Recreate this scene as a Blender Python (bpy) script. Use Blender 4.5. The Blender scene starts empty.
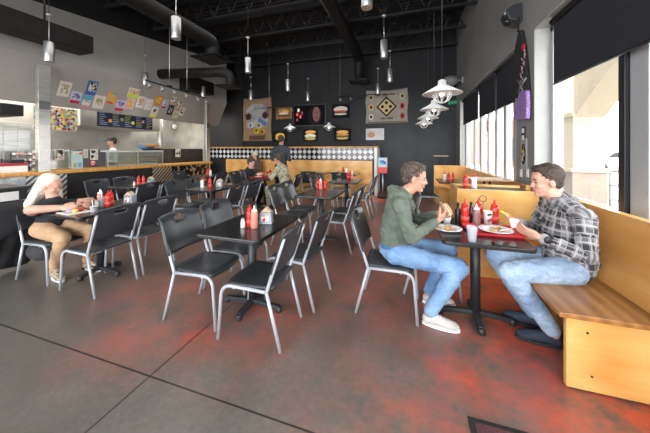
import bpy, bmesh, math, random
import numpy as np
from mathutils import Vector, Matrix, noise as mnoise
random.seed(7)
sc = bpy.context.scene
COL = sc.collection

# ---------------- camera, world, lights, exposure ----------------
H = 1.42; FPX = 262.0; YAW = math.radians(17.6)
S_, C_ = math.sin(YAW), math.cos(YAW)
cam_d = bpy.data.cameras.new('camera'); cam = bpy.data.objects.new('camera', cam_d); COL.objects.link(cam)
cam.location = (0, 0, H); cam.rotation_euler = (math.pi/2, 0, YAW)
cam_d.sensor_width = 36; cam_d.sensor_fit = 'HORIZONTAL'; cam_d.lens = FPX/650*36
cam_d.shift_y = -66.5/650; cam_d.clip_start = 0.05; cam_d.clip_end = 200
sc.camera = cam
vs = sc.view_settings
vs.view_transform = 'Standard'; vs.look = 'None'; vs.gamma = 1; vs.use_curve_mapping = False
vs.exposure = 1.3
W = bpy.data.worlds.new('sky'); sc.world = W; W.use_nodes = True
bg = W.node_tree.nodes['Background']
bg.inputs[0].default_value = (0.96, 0.97, 1.0, 1); bg.inputs[1].default_value = 4.6
def add_light(kind, name, loc, energy, color=(1,1,1), rot=(0,0,0), size=None, size_y=None, portal=False, spot=None, blend=.5, target=None):
    l = bpy.data.lights.new(name, kind); o = bpy.data.objects.new(name, l); COL.objects.link(o)
    o.location = loc; o.rotation_euler = rot; l.energy = energy; l.color = color
    if target is not None:
        o.rotation_euler = (Vector(target)-Vector(loc)).to_track_quat('-Z','Y').to_euler()
    if kind == 'AREA':
        l.shape = 'RECTANGLE'; l.size = size; l.size_y = size_y or size
        if portal: l.cycles.is_portal = True
    if kind == 'SPOT': l.spot_size = spot; l.spot_blend = blend; l.shadow_soft_size = size or .05
    if kind == 'SUN': l.angle = .01
    if kind == 'POINT': l.shadow_soft_size = size or .1
    return o
add_light('SUN', 'sun', (0,0,20), 3.0, (1,.95,.86), target=(7,3,10))
P2 = math.pi/2
add_light('AREA', 'portal_right', (1.9, 1.2, 1.85), 1, rot=(0, P2, 0), size=2.3, size_y=5.6, portal=True)
add_light('AREA', 'portal_right_far', (1.9, 6.6, 1.85), 1, rot=(0, P2, 0), size=2.3, size_y=4.4, portal=True)
add_light('AREA', 'portal_front', (-3.2, -4.1, 2.0), 1, rot=(P2, 0, 0), size=8.4, size_y=3.2, portal=True)
# area fill lights added to brighten kitchen and dining room; no fittings modelled
add_light('AREA', 'kitchen_fill_light', (-8.2, 5.0, 3.0), 85, (1,.96,.9), size=.8, size_y=7)  # added fill for the left side, stands for no fitting
add_light('AREA', 'dining_fill_light', (-3.4, 3.2, 4.6), 45, (1,.97,.93), size=4, size_y=6)  # added broad fill over the tables, apart from the pendant spots

# ---------------- helpers ----------------
def ray(px, py):
    u = (px-325)/FPX; v = -(py-150)/FPX
    return Vector((C_*u-S_, S_*u+C_, v))
def at_z(px, py, z):
    r = ray(px, py); return Vector((0,0,H)) + r*((z-H)/r.z)
def at_x(px, py, x):
    r = ray(px, py); return Vector((0,0,H)) + r*(x/r.x)
def at_y(px, py, y):
    r = ray(px, py); return Vector((0,0,H)) + r*(y/r.y)

def mat(name, col, rough=.5, metal=0, var=0, vscale=8, bump=0, bscale=40, emis=None, estr=0, trans=0, alpha=1, coat=0, col2=None, stretch=None, spec=None):
    m = bpy.data.materials.new(name); m.use_nodes = True
    nt = m.node_tree; b = nt.nodes['Principled BSDF']
    b.inputs['Base Color'].default_value = (*col, 1); b.inputs['Roughness'].default_value = rough
    b.inputs['Metallic'].default_value = metal
    if spec is not None: b.inputs['Specular IOR Level'].default_value = spec
    if coat: b.inputs['Coat Weight'].default_value = coat; b.inputs['Coat Roughness'].default_value = .1
    if trans: b.inputs['Transmission Weight'].default_value = trans
    if alpha < 1: b.inputs['Alpha'].default_value = alpha
    if emis: b.inputs['Emission Color'].default_value = (*emis,1); b.inputs['Emission Strength'].default_value = estr
    tc = nt.nodes.new('ShaderNodeTexCoord'); mp = nt.nodes.new('ShaderNodeMapping'); nt.links.new(tc.outputs['Object'], mp.inputs[0])
    if stretch: mp.inputs['Scale'].default_value = stretch
    if var or col2:
        n = nt.nodes.new('ShaderNodeTexNoise'); n.inputs['Scale'].default_value = vscale; n.inputs['Detail'].default_value = 5
        nt.links.new(mp.outputs[0], n.inputs[0])
        r = nt.nodes.new('ShaderNodeValToRGB'); nt.links.new(n.outputs[0], r.inputs[0])
        c2 = col2 or tuple(min(1, c*(1+var)) for c in col); c1 = tuple(c*(1-var) for c in col) if not col2 else col
        r.color_ramp.elements[0].position = .35; r.color_ramp.elements[1].position = .65
        r.color_ramp.elements[0].color = (*c1,1); r.color_ramp.elements[1].color = (*c2,1)
        nt.links.new(r.outputs[0], b.inputs['Base Color'])
    if bump:
        n = nt.nodes.new('ShaderNodeTexNoise'); n.inputs['Scale'].default_value = bscale; n.inputs['Detail'].default_value = 4
        nt.links.new(mp.outputs[0], n.inputs[0])
        bp = nt.nodes.new('ShaderNodeBump'); bp.inputs['Strength'].default_value = bump; bp.inputs['Distance'].default_value = .02
        nt.links.new(n.outputs[0], bp.inputs['Height']); nt.links.new(bp.outputs[0], b.inputs['Normal'])
    return m
def NT(m): return m.node_tree, m.node_tree.nodes['Principled BSDF']
def mth(nt, op, a, b=None, c=None):
    n = nt.nodes.new('ShaderNodeMath'); n.operation = op
    for i, v in enumerate((a, b, c)):
        if v is None: continue
        if isinstance(v, (int, float)): n.inputs[i].default_value = v
        else: nt.links.new(v, n.inputs[i])
    return n.outputs[0]
def mixc(nt, f, a, b):
    n = nt.nodes.new('ShaderNodeMix'); n.data_type = 'RGBA'
    for k, v in ((0, f), (6, a), (7, b)):
        if isinstance(v, (int, float)): n.inputs[k].default_value = v
        elif isinstance(v, tuple): n.inputs[k].default_value = (*v, 1)
        else: nt.links.new(v, n.inputs[k])
    return n.outputs[2]
def coords(nt, which='Object'):
    tc = nt.nodes.new('ShaderNodeTexCoord'); sp = nt.nodes.new('ShaderNodeSeparateXYZ')
    nt.links.new(tc.outputs[which], sp.inputs[0]); return tc.outputs[which], sp.outputs[0], sp.outputs[1], sp.outputs[2]
def noise_(nt, vec, scale, detail=4, rough=.5):
    n = nt.nodes.new('ShaderNodeTexNoise'); n.inputs['Scale'].default_value = scale; n.inputs['Detail'].default_value = detail
    n.inputs['Roughness'].default_value = rough
    nt.links.new(vec, n.inputs[0]); return n.outputs[0]
def ramp(nt, v, stops, interp='LINEAR'):
    r = nt.nodes.new('ShaderNodeValToRGB'); nt.links.new(v, r.inputs[0]); cr = r.color_ramp; cr.interpolation = interp
    while len(cr.elements) < len(stops): cr.elements.new(.5)
    for e, (p, c) in zip(cr.elements, stops): e.position = p; e.color = (*c, 1)
    return r.outputs[0]

class MB:
    def __init__(s): s.v = []; s.f = []; s.sm = []
    def add(s, vs, fs, smooth=False, M=None):
        k = len(s.v)
        for v in vs:
            v = Vector(v); s.v.append(tuple(M @ v) if M is not None else tuple(v))
        for f in fs: s.f.append(tuple(i+k for i in f)); s.sm.append(smooth)
        return s
    def box(s, c, d, M=None, rz=0):
        x, y, z = (a/2 for a in d)
        R = Matrix.Translation(c) @ Matrix.Rotation(rz, 4, 'Z')
        if M is not None: R = M @ R
        vs = [(a*x, b*y, e*z) for a in (-1,1) for b in (-1,1) for e in (-1,1)]
        return s.add(vs, [(0,1,3,2),(4,6,7,5),(0,4,5,1),(2,3,7,6),(0,2,6,4),(1,5,7,3)], False, R)
    def rng(s, x0,x1,y0,y1,z0,z1, M=None): return s.box(((x0+x1)/2,(y0+y1)/2,(z0+z1)/2),(abs(x1-x0),abs(y1-y0),abs(z1-z0)),M)
    def tube(s, pts, r, n=10, cap=True, M=None, flat=None):
        pts = [Vector(p) for p in pts]; rr = r if isinstance(r, (list,tuple)) else [r]*len(pts)
        vs = []; up = None
        for i, p in enumerate(pts):
            a = pts[max(i-1,0)]; b = pts[min(i+1,len(pts)-1)]; t = (b-a).normalized()
            if up is None:
                up = t.orthogonal().normalized() if flat is None else (Vector(flat) - t*Vector(flat).dot(t)).normalized()
            else: up = (up - t*up.dot(t)).normalized()
            w = t.cross(up)
            for k in range(n):
                an = 2*math.pi*k/n; vs.append(p + (up*math.cos(an)+w*math.sin(an))*rr[i])
        fs = [(i*n+k, i*n+(k+1)%n, (i+1)*n+(k+1)%n, (i+1)*n+k) for i in range(len(pts)-1) for k in range(n)]
        s.add(vs, fs, True, M)
        if cap: s.add(vs[:n], [tuple(range(n))[::-1]], False, M); s.add(vs[-n:], [tuple(range(n))], False, M)
        return s
    def lathe(s, prof, n=20, M=None, smooth=True):   # prof: (r,z)
        vs = [(r*math.cos(2*math.pi*k/n), r*math.sin(2*math.pi*k/n), z) for r, z in prof for k in range(n)]
        fs = [(i*n+k, i*n+(k+1)%n, (i+1)*n+(k+1)%n, (i+1)*n+k) for i in range(len(prof)-1) for k in range(n)]
        s.add(vs, fs, smooth, M); 
        if prof[0][0] > 1e-4: s.add(vs[:n], [tuple(range(n))[::-1]], False, M)
        if prof[-1][0] > 1e-4: s.add(vs[-n:], [tuple(range(n))], False, M)
        return s
    def sphere(s, c, r, n=14, m=9, M=None):
        r = r if isinstance(r, (tuple,list)) else (r,r,r)
        vs = []; 
        for i in range(m+1):
            t = math.pi*i/m
            for k in range(n):
                a = 2*math.pi*k/n
                vs.append((c[0]+r[0]*math.sin(t)*math.cos(a), c[1]+r[1]*math.sin(t)*math.sin(a), c[2]-r[2]*math.cos(t)))
        fs = [(i*n+k, i*n+(k+1)%n, (i+1)*n+(k+1)%n, (i+1)*n+k) for i in range(m) for k in range(n)]
        return s.add(vs, fs, True, M)
    def prism(s, pts, d, M=None, smooth=False):      # polygon of 3D pts extruded by vector d
        pts = [Vector(p) for p in pts]; n = len(pts); d = Vector(d)
        vs = pts + [p+d for p in pts]
        fs = [tuple(range(n))[::-1], tuple(range(n,2*n))] + [(i,(i+1)%n,n+(i+1)%n,n+i) for i in range(n)]
        return s.add(vs, fs, smooth, M)
    def mesh(s, name):
        me = bpy.data.meshes.new(name); me.from_pydata(s.v, [], s.f); me.update()
        me.polygons.foreach_set('use_smooth', s.sm)
        bm = bmesh.new(); bm.from_mesh(me); bmesh.ops.remove_doubles(bm, verts=bm.verts, dist=1e-6)
        bmesh.ops.recalc_face_normals(bm, faces=bm.faces); bm.to_mesh(me); bm.free()
        return me
    def build(s, name, m, parent=None, bevel=0, seg=2, sub=0):
        me = s.mesh(name); o = bpy.data.objects.new(name, me); COL.objects.link(o)
        me.materials.append(m)
        if parent is not None: o.parent = parent
        if bevel:
            b = o.modifiers.new('bevel', 'BEVEL'); b.width = bevel; b.segments = seg; b.limit_method = 'ANGLE'
        if sub:
            b = o.modifiers.new('sub', 'SUBSURF'); b.levels = sub; b.render_levels = sub
        return o
def empty(name, loc=(0,0,0), rz=0, label=None, cat=None, group=None):
    o = bpy.data.objects.new(name, None); COL.objects.link(o); o.location = loc; o.rotation_euler = (0,0,rz)
    o.empty_display_size = .1
    if label: tag(o, label, cat, group)
    return o
def tag(o, label, cat, group=None):
    o['label'] = label; o['category'] = cat
    if group: o['group'] = group
    return o
def struct(o): o['kind'] = 'structure'; return o
def copy_tree(o, parent=None):
    c = o.copy(); COL.objects.link(c)
    if parent is not None: c.parent = parent
    for ch in list(o.children): copy_tree(ch, c)
    return c
def arc(p0, p1, p2, n=6):   # quadratic bezier through control p1
    p0,p1,p2 = Vector(p0),Vector(p1),Vector(p2)
    return [p0*(1-t)**2+p1*2*t*(1-t)+p2*t*t for t in [i/n for i in range(n+1)]]

# ---------------- materials ----------------
M_steel = mat('brushed_steel', (.62,.62,.6), .32, .9, var=.12, vscale=3, stretch=(1,1,12))
M_steelwall = mat('kitchen_steel', (.66,.64,.58), .42, .75, var=.18, vscale=1.6)
M_alu = mat('aluminium', (.55,.56,.57), .35, .85, var=.1, vscale=6, stretch=(9,9,1))
M_frame = mat('silver_tube', (.44,.47,.51), .36, .2, spec=.6)
M_black = mat('black_paint', (.012,.012,.014), .55)
M_duct = mat('duct_black', (.010,.0095,.009), .6, 0, var=.3, spec=.25)
M_plastic = mat('black_plastic', (.034,.038,.044), .3, bump=.05, bscale=300)
M_tabletop = mat('table_laminate', (.018,.018,.02), .22, var=.2, vscale=30)
M_iron = mat('cast_iron', (.02,.021,.025), .45, bump=.1, bscale=90)
M_darkmetal = mat('dark_metal', (.03,.03,.035), .4, .5)
M_white = mat('white_enamel', (.75,.75,.73), .35)
M_wframe = mat('window_frame_paint', (.36,.37,.38), .4)
M_jamb = mat('jamb_paint', (.42,.42,.40), .6, var=.04)
M_soffit = mat('grey_wall_paint', (.36,.35,.33), .75, var=.05, vscale=1.2)
M_rwall = mat('right_wall_paint', (.23,.23,.226), .6, var=.08, vscale=1.5)
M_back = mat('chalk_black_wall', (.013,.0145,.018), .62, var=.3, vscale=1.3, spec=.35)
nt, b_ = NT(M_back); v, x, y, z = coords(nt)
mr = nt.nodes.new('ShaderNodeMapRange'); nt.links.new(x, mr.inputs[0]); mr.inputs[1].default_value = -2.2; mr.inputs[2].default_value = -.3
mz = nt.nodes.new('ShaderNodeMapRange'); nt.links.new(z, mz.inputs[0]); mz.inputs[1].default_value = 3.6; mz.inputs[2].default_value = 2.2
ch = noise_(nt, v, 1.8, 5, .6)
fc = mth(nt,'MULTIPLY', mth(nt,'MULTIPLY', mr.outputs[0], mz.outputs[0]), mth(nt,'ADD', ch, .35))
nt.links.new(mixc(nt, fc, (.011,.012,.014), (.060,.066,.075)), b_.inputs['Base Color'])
M_ceil = mat('ceiling_black', (.006,.006,.007), .7)
M_wallother = mat('grey_plaster', (.35,.34,.33), .8)
M_red = mat('red_plastic', (.62,.025,.02), .3)
M_redtray = mat('red_tray', (.55,.02,.03), .3)
M_ketch = mat('ketchup_red', (.55,.03,.02), .25)
M_sauce = mat('pink_sauce', (.55,.22,.17), .3)
M_bbq = mat('brown_sauce', (.25,.12,.11), .3)
M_whitep = mat('white_plastic', (.8,.8,.8), .35)
M_paper = mat('white_paper', (.75,.74,.70), .8, bump=.2, bscale=60)
M_kraft = mat('kraft_paper', (.55,.42,.28), .8)
M_rubber = mat('rubber', (.015,.015,.015), .8)
M_blind = mat('blind_fabric', (.014,.015,.022), .85, bump=.1, bscale=200)
M_orange = mat('orange_wood_trim', (.62,.30,.06), .4, var=.2, vscale=4, stretch=(1,10,1))
M_glow = mat('lamp_glow', (1,1,1), .5, emis=(1,.96,.9), estr=6)
M_skin = mat('skin', (.50,.27,.185), .5, var=.08, vscale=12)
M_skin2 = mat('skin_fair', (.55,.31,.225), .5, var=.08, vscale=12)
M_lips = mat('lips', (.45,.17,.14), .5)

def wood_mat(name, axis, c1=(.42,.185,.045), c2=(.60,.30,.085)):
    m = mat(name, c1, .33); nt, b = NT(m)
    v, x, y, z = coords(nt)
    mp = nt.nodes.new('ShaderNodeMapping'); nt.links.new(v, mp.inputs[0])
    s = [2.2,2.2,2.2]; s[axis] = .45; mp.inputs['Scale'].default_value = s
    n1 = noise_(nt, mp.outputs[0], 3, 6, .6)
    mp2 = nt.nodes.new('ShaderNodeMapping'); nt.links.new(v, mp2.inputs[0])
    s = [60,60,60]; s[axis] = 3; mp2.inputs['Scale'].default_value = s
    n2 = noise_(nt, mp2.outputs[0], 1, 3)
    w = nt.nodes.new('ShaderNodeTexWave'); w.inputs['Scale'].default_value = 1.6; w.inputs['Distortion'].default_value = 5; w.inputs['Detail'].default_value = 2
    nt.links.new(mp.outputs[0], w.inputs[0])
    f = mth(nt, 'ADD', mth(nt,'MULTIPLY',n1,.6), mth(nt,'ADD', mth(nt,'MULTIPLY',n2,.2), mth(nt,'MULTIPLY',w.outputs[0],.25)))
    cc = ramp(nt, f, [(.3,c1),(.55,tuple((a+b_)/2 for a,b_ in zip(c1,c2))),(.75,c2)])
    nt.links.new(cc, b.inputs['Base Color']); b.inputs['Coat Weight'].default_value = .25
    return m
M_woodY = wood_mat('honey_plywood_long', 1, (.50,.22,.05), (.70,.38,.12))
M_woodX = wood_mat('honey_plywood_cross', 0, (.62,.31,.075), (.82,.50,.18))
M_seatwood = wood_mat('worn_seat_wood', 1, (.24,.10,.03), (.46,.22,.07))

def floor_mat():
    m = mat('stained_concrete', (.1,.09,.085), .3); nt, b = NT(m)
    v, x, y, z = coords(nt)
    big = noise_(nt, v, .55, 6, .6); med = noise_(nt, v, 2.2, 8, .65); fine = noise_(nt, v, 30, 4, .6)
    base = ramp(nt, mth(nt,'ADD', mth(nt,'MULTIPLY',med,.6), mth(nt,'MULTIPLY',fine,.4)), [(.3,(.095,.086,.074)),(.55,(.15,.138,.120)),(.75,(.22,.206,.182))])
    brown = ramp(nt, med, [(.3,(.12,.045,.034)),(.7,(.20,.08,.062))])
    # far floor is redder brown
    fary = nt.nodes.new('ShaderNodeMapRange'); nt.links.new(mth(nt,'ADD', y, mth(nt,'MULTIPLY',big,2.0)), fary.inputs[0])
    fary.inputs[1].default_value = 2.4; fary.inputs[2].default_value = 4.4; fary.inputs[4].default_value = .75
    base = mixc(nt, fary.outputs[0], base, brown)
    # worn red paint in places of its own
    tot = None
    for (cx, cy, rx, ry, a) in [(1.25,1.5,.75,1.0,1.15),(.45,1.85,.5,.35,.6),(.15,1.45,.4,.25,.5),(-.2,1.5,.55,.5,.2),(-1.6,1.62,.45,.28,.55),(-1.15,1.9,.45,.6,.42),(.8,3.0,.7,.9,1.15),(.75,2.4,.5,.5,1.0),(-.3,2.6,.7,.7,.3),(-2.3,2.0,.6,.5,.35),(0.0,4.5,.7,1.5,.45),(-.75,7.6,.35,.5,1.0),(-1.95,1.45,.45,.4,.35)]:
        dx = mth(nt,'DIVIDE',mth(nt,'SUBTRACT',x,cx),rx); dy = mth(nt,'DIVIDE',mth(nt,'SUBTRACT',y,cy),ry)
        d = mth(nt,'SQRT', mth(nt,'ADD', mth(nt,'MULTIPLY',dx,dx), mth(nt,'MULTIPLY',dy,dy)))
        g = mth(nt,'MULTIPLY', mth(nt,'MAXIMUM', mth(nt,'SUBTRACT',1.35,d), 0), a)
        tot = g if tot is None else mth(nt,'MAXIMUM', tot, g)
    nn = noise_(nt, v, 3.1, 9, .72)
    fac = mth(nt,'MULTIPLY', tot, mth(nt,'SUBTRACT', mth(nt,'MULTIPLY',nn,5.2), 1.95))
    cl = nt.nodes.new('ShaderNodeClamp'); nt.links.new(fac, cl.inputs[0])
    col = mixc(nt, mth(nt,'MULTIPLY',cl.outputs[0],.85), base, (.64,.105,.055))
    # saw-cut joints
    def line(coord, pos, w=.0052):
        return mth(nt,'LESS_THAN', mth(nt,'ABSOLUTE', mth(nt,'SUBTRACT',coord,pos)), w)
    j = mth(nt,'MAXIMUM', line(x,-1.545), mth(nt,'MAXIMUM', line(y,1.235), line(y,6.4)))
    col = mixc(nt, mth(nt,'MULTIPLY',j,.9), col, (.012,.01,.01))
    nt.links.new(col, b.inputs['Base Color'])
    rr = nt.nodes.new('ShaderNodeMapRange'); nt.links.new(med, rr.inputs[0]); rr.inputs[3].default_value = .22; rr.inputs[4].default_value = .42
    nt.links.new(rr.outputs[0], b.inputs['Roughness'])
    bp = nt.nodes.new('ShaderNodeBump'); bp.inputs['Strength'].default_value = .12; bp.inputs['Distance'].default_value = .01
    nt.links.new(med, bp.inputs['Height']); nt.links.new(bp.outputs[0], b.inputs['Normal'])
    return m
M_floor = floor_mat()

def glass_mat(name, tint=(1,1,1), refl=.06):
    m = bpy.data.materials.new(name); m.use_nodes = True; nt = m.node_tree; nt.nodes.clear()
    o = nt.nodes.new('ShaderNodeOutputMaterial'); t = nt.nodes.new('ShaderNodeBsdfTransparent'); g = nt.nodes.new('ShaderNodeBsdfGlossy')
    t.inputs[0].default_value = (*tint,1); g.inputs['Roughness'].default_value = .02
    mx = nt.nodes.new('ShaderNodeMixShader'); mx.inputs[0].default_value = refl; nt.links.new(t.outputs[0], mx.inputs[1]); nt.links.new(g.outputs[0], mx.inputs[2])
    nt.links.new(mx.outputs[0], o.inputs[0]); return m
M_glass = glass_mat('window_glass', (.97,.985,.98))
M_guard = glass_mat('guard_glass', (.8,.84,.82))
M_cup = mat('clear_cup', (.75,.78,.88), .15, alpha=.5)

# ---------------- structure ----------------
XR = 1.5; YB = 9.4; ZC = 5.4; XK = -9.3; XS = -6.8; YF = -4.0
struct(MB().rng(XK-.3, 1.75, YF-.2, YB+.2, -.12, 0).build('floor', M_floor))
def deck_mat():
    m = mat('black_deck', (.008,.008,.009), .6); nt, b = NT(m); v, x, y, z = coords(nt)
    w = nt.nodes.new('ShaderNodeTexWave'); w.inputs['Scale'].default_value = 2.0; w.bands_direction = 'Y'; nt.links.new(v, w.inputs[0])
    bp = nt.nodes.new('ShaderNodeBump'); bp.inputs['Distance'].default_value = .05; nt.links.new(w.outputs[0], bp.inputs['Height']); nt.links.new(bp.outputs[0], b.inputs['Normal']); return m
struct(MB().rng(XK-.3, XR+.3, YF-.2, YB+.2, ZC, ZC+.15).build('ceiling', deck_mat()))
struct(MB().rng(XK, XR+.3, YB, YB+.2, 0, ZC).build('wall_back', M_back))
struct(MB().rng(XK-.2, XK, YF, YB, 0, ZC).build('wall_left', M_wallother))
# front wall with a wide storefront opening
b = MB(); b.rng(XK, -7.4, YF-.2, YF, 0, ZC); b.rng(1.0, XR+.3, YF-.2, YF, 0, ZC); b.rng(-7.4, 1.0, YF-.2, YF, 0, .4); b.rng(-7.4, 1.0, YF-.2, YF, 3.6, ZC)
struct(b.build('wall_front', M_wallother))
# right wall: pieces round two window bays
ZH = 2.93; ZS = .86; A0, A1 = -2.0, 3.9; B0, B1 = 4.48, 8.8
b = MB()
b.rng(XR, XR+.3, YF, YB, ZH, ZC); b.rng(XR, XR+.3, YF, YB, 0, ZS)
b.rng(XR, XR+.3, YF, A0, ZS, ZH); b.rng(XR, XR+.3, A1, B0, ZS, ZH); b.rng(XR, XR+.3, B1, YB, ZS, ZH)
struct(b.build('wall_right', M_rwall))
# painted linings of the window bays
for i, (y0, y1) in enumerate(((A0, A1), (B0, B1))):
    l = MB(); t = .012
    l.rng(XR-.004, XR+.28, y1-t, y1, ZS, ZH); l.rng(XR-.004, XR+.28, y0, y0+t, ZS, ZH); l.rng(XR-.004, XR+.28, y0, y1, ZH-t, ZH); l.rng(XR-.004, XR+.28, y0, y1, ZS, ZS+t)
    struct(l.build('trim_%d' % (i+1), M_jamb))
# window frames and panes
for i, (y0, y1, mull) in enumerate(((A0, A1-.02, [2.78,.9]), (B0+.02, B1-.02, [5.0,5.45,5.95,6.5,7.1,7.75]))):
    w = struct(MB().rng(XR+.2, XR+.24, y0+.01, y1-.01, ZS+.013, ZS+.05).build('window_%d' % (i+1), M_wframe))
    fr = MB(); fx0, fx1 = XR+.15, XR+.25
    fr.rng(fx0, fx1, y0+.01, y1-.01, ZH-.08, ZH-.013); fr.rng(fx0, fx1, y1-.07, y1-.012, ZS+.013, ZH-.02); fr.rng(fx0, fx1, y0+.012, y0+.07, ZS+.013, ZH-.02)
    for m_ in mull:
        if i == 0 and m_ > 2:
            MB().rng(fx0, fx1, 2.50, 2.67, ZS+.013, ZH-.02).build('mullion', M_wframe, w, bevel=.006); MB().rng(fx0-.03, fx1, 2.672, 2.74, ZS+.013, ZH-.02).build('mullion', M_darkmetal, w, bevel=.004); continue
        mw = .055 if i == 0 else .05
        f2 = MB(); f2.rng(fx0-.02 if i==0 else fx0, fx1, m_-mw, m_+mw, ZS+.013, ZH-.02); f2.build('mullion', M_wframe, w, bevel=.005)
    fr.build('window_frame', M_wframe, w)
    MB().rng(XR+.205, XR+.21, y0+.05, y1-.05, ZS+.04, ZH-.06).build('glass_pane', M_glass, w)
# soffit over the kitchen pass: upright fascia with slanted lower band
YS1 = 8.64
b = MB()
ztop = lambda y: 4.26 + .1*(y-3.05)
n = 10
prof = []
for y in (YF, YS1):
    prof.append([(XS, y, ztop(y)), (XS, y, 3.23), (XS-.4, y, 2.37), (XS-.5, y, 2.37), (XS-.5, y, ztop(y))])
vsS = prof[0]+prof[1]
b.add(vsS, [(i, (i+1)%5, 5+(i+1)%5, 5+i) for i in range(5)] + [(4,3,2,1,0),(5,6,7,8,9)])
struct(b.build('wall_soffit', M_soffit))
b = MB(); b.add([(XS,YF,ztop(YF)),(XS,YS1,ztop(YS1)),(XS,YS1,ZC),(XS,YF,ZC),(XS-.5,YF,ztop(YF)),(XS-.5,YS1,ztop(YS1)),(XS-.5,YS1,ZC),(XS-.5,YF,ZC)],
    [(0,1,2,3),(7,6,5,4),(0,3,7,4),(1,5,6,2),(3,2,6,7),(0,4,5,1)])
struct(b.build('trim_3', M_ceil))
# kitchen hood band under the soffit (dark gap) and kitchen steel lining
struct(MB().rng(XK, XK+.03, YF, YB, 0, 3.6).build('trim_4', M_steelwall))
struct(MB().rng(XK, XS-.5, YB-.03, YB-.001, 0, 3.4).build('trim_5', M_steelwall))
struct(MB().rng(-8.45, XS+.25, YB-.06, YB-.032, 0, ZC).build('trim_6', M_black))
# kitchen ceiling panel
struct(MB().rng(XK+.03, XS-.5, YF, YB-.03, 3.4, 3.45).build('trim_7', mat('kitchen_ceiling', (.25,.25,.24), .8)))

# bar joists
def joist(y):
    t = empty('ceiling_joist', (0, y, 0), 0, 'black open-web steel joist under the dark roof deck', 'joist', 'roof joists')
    MB().rng(XS+.02, XR-.01, -.05, .05, ZC-.1, ZC-.01).build('top_chord', M_ceil2, t)
    MB().rng(XS+.02, XR-.01, -.04, .04, 4.74, 4.80).build('bottom_chord', M_ceil2, t)
    w = MB(); n = 16; L = XR-XS-.1
    for k in range(n):
        x0 = XS+.05+L*k/n; x1 = XS+.05+L*(k+.5)/n; x2 = XS+.05+L*(k+1)/n
        w.tube([(x0,0,4.77),(x1,0,ZC-.07)], .015, 5); w.tube([(x1,0,ZC-.07),(x2,0,4.77)], .015, 5)
    w.build('web', M_ceil2, t)
    return t
M_ceil2 = mat('joist_black', (.009,.009,.01), .5)
j0 = joist(1.9)
for y in (3.1, 4.3, 5.5, 6.7, 7.9, 9.1):
    c = copy_tree(j0); c.location.y = y

# ---------------- counter, half wall, posts ----------------
def plate_mat(name, style):
    m = mat(name, (.5,.5,.48), .3, .8); nt, b = NT(m); v, x, y, z = coords(nt)
    if style == 'stripe':
        f = mth(nt,'SINE', mth(nt,'MULTIPLY', mth(nt,'SUBTRACT',y,z), 2*math.pi/.11))
        cc = ramp(nt, mth(nt,'ADD',mth(nt,'MULTIPLY',f,.5),.5), [(.45,(.10,.10,.10)),(.6,(.62,.61,.58))])
    elif style == 'speck':
        n = noise_(nt, v, 9, 3); cc = ramp(nt, n, [(.5,(.02,.02,.02)),(.58,(.5,.5,.48))])
    else:
        n = noise_(nt, v, 6, 5); cc = ramp(nt, n, [(.35,(.2,.21,.22)),(.65,(.7,.7,.7))])
    nt.links.new(cc, b.inputs['Base Color']); return m
t = empty('service_counter', (-6.9, 3, 0), 0, 'long service counter with an orange wood ledge before the kitchen', 'counter')
t.matrix_world = Matrix.Translation((-6.9,3,0)); OFF = Vector((-6.9,3,0))
def rb(x0,x1,y0,y1,z0,z1,name,m,par,off=OFF,bevel=0):
    o = MB().rng(x0-off.x,x1-off.x,y0-off.y,y1-off.y,z0-off.z,z1-off.z).build(name,m,par,bevel); return o
rb(-7.15,-6.64,-1.5,7.5,0,.95,'cabinet_body',M_black,t)
rb(-7.2,-6.53,-1.6,7.55,.95,1.01,'ledge',M_orange,t,bevel=.01)
yA = lambda px: at_x(px,170,-6.62).y
rb(-6.64,-6.62,.5,yA(26),.12,.94,'crumpled_metal_panel',plate_mat('foil_panel','foil'),t)
rb(-6.64,-6.62,yA(26),yA(67),.12,.94,'striped_metal_panel',plate_mat('stripe_panel','stripe'),t)
rb(-6.64,-6.62,yA(153),yA(172),.12,.94,'striped_metal_panel',bpy.data.materials['stripe_panel'],t)
rb(-6.64,-6.62,yA(172),7.4,.12,.94,'speckled_metal_panel',plate_mat('speck_panel','speck'),t)
# steel posts
for px, Y, lab in ((43, None, 'tall steel post at the near part of the counter with white notices'), (207, None, 'tall steel post at the far end of the counter')):
    p = at_x(px, 150, -6.72)
    o = empty('steel_post', (p.x, p.y, 0), 0, lab, 'post')
    MB().rng(-.055,.055,-.09,.09,0,3.05).build('post', M_steel, o, bevel=.006)
    MB().rng(.056,.062,-.085,.085,2.2,2.36).build('band', mat('steel_band',(.3,.3,.3),.3,.9), o)
    if px == 43:
        for z0, z1 in ((1.42,1.64),(1.68,1.9),(1.2,1.38)): MB().rng(.056,.06,-.07,.07,z0,z1).build('notice', M_paper, o)
# second leg of the fascia: grey panel between soffit and post is the soffit end itself

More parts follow.
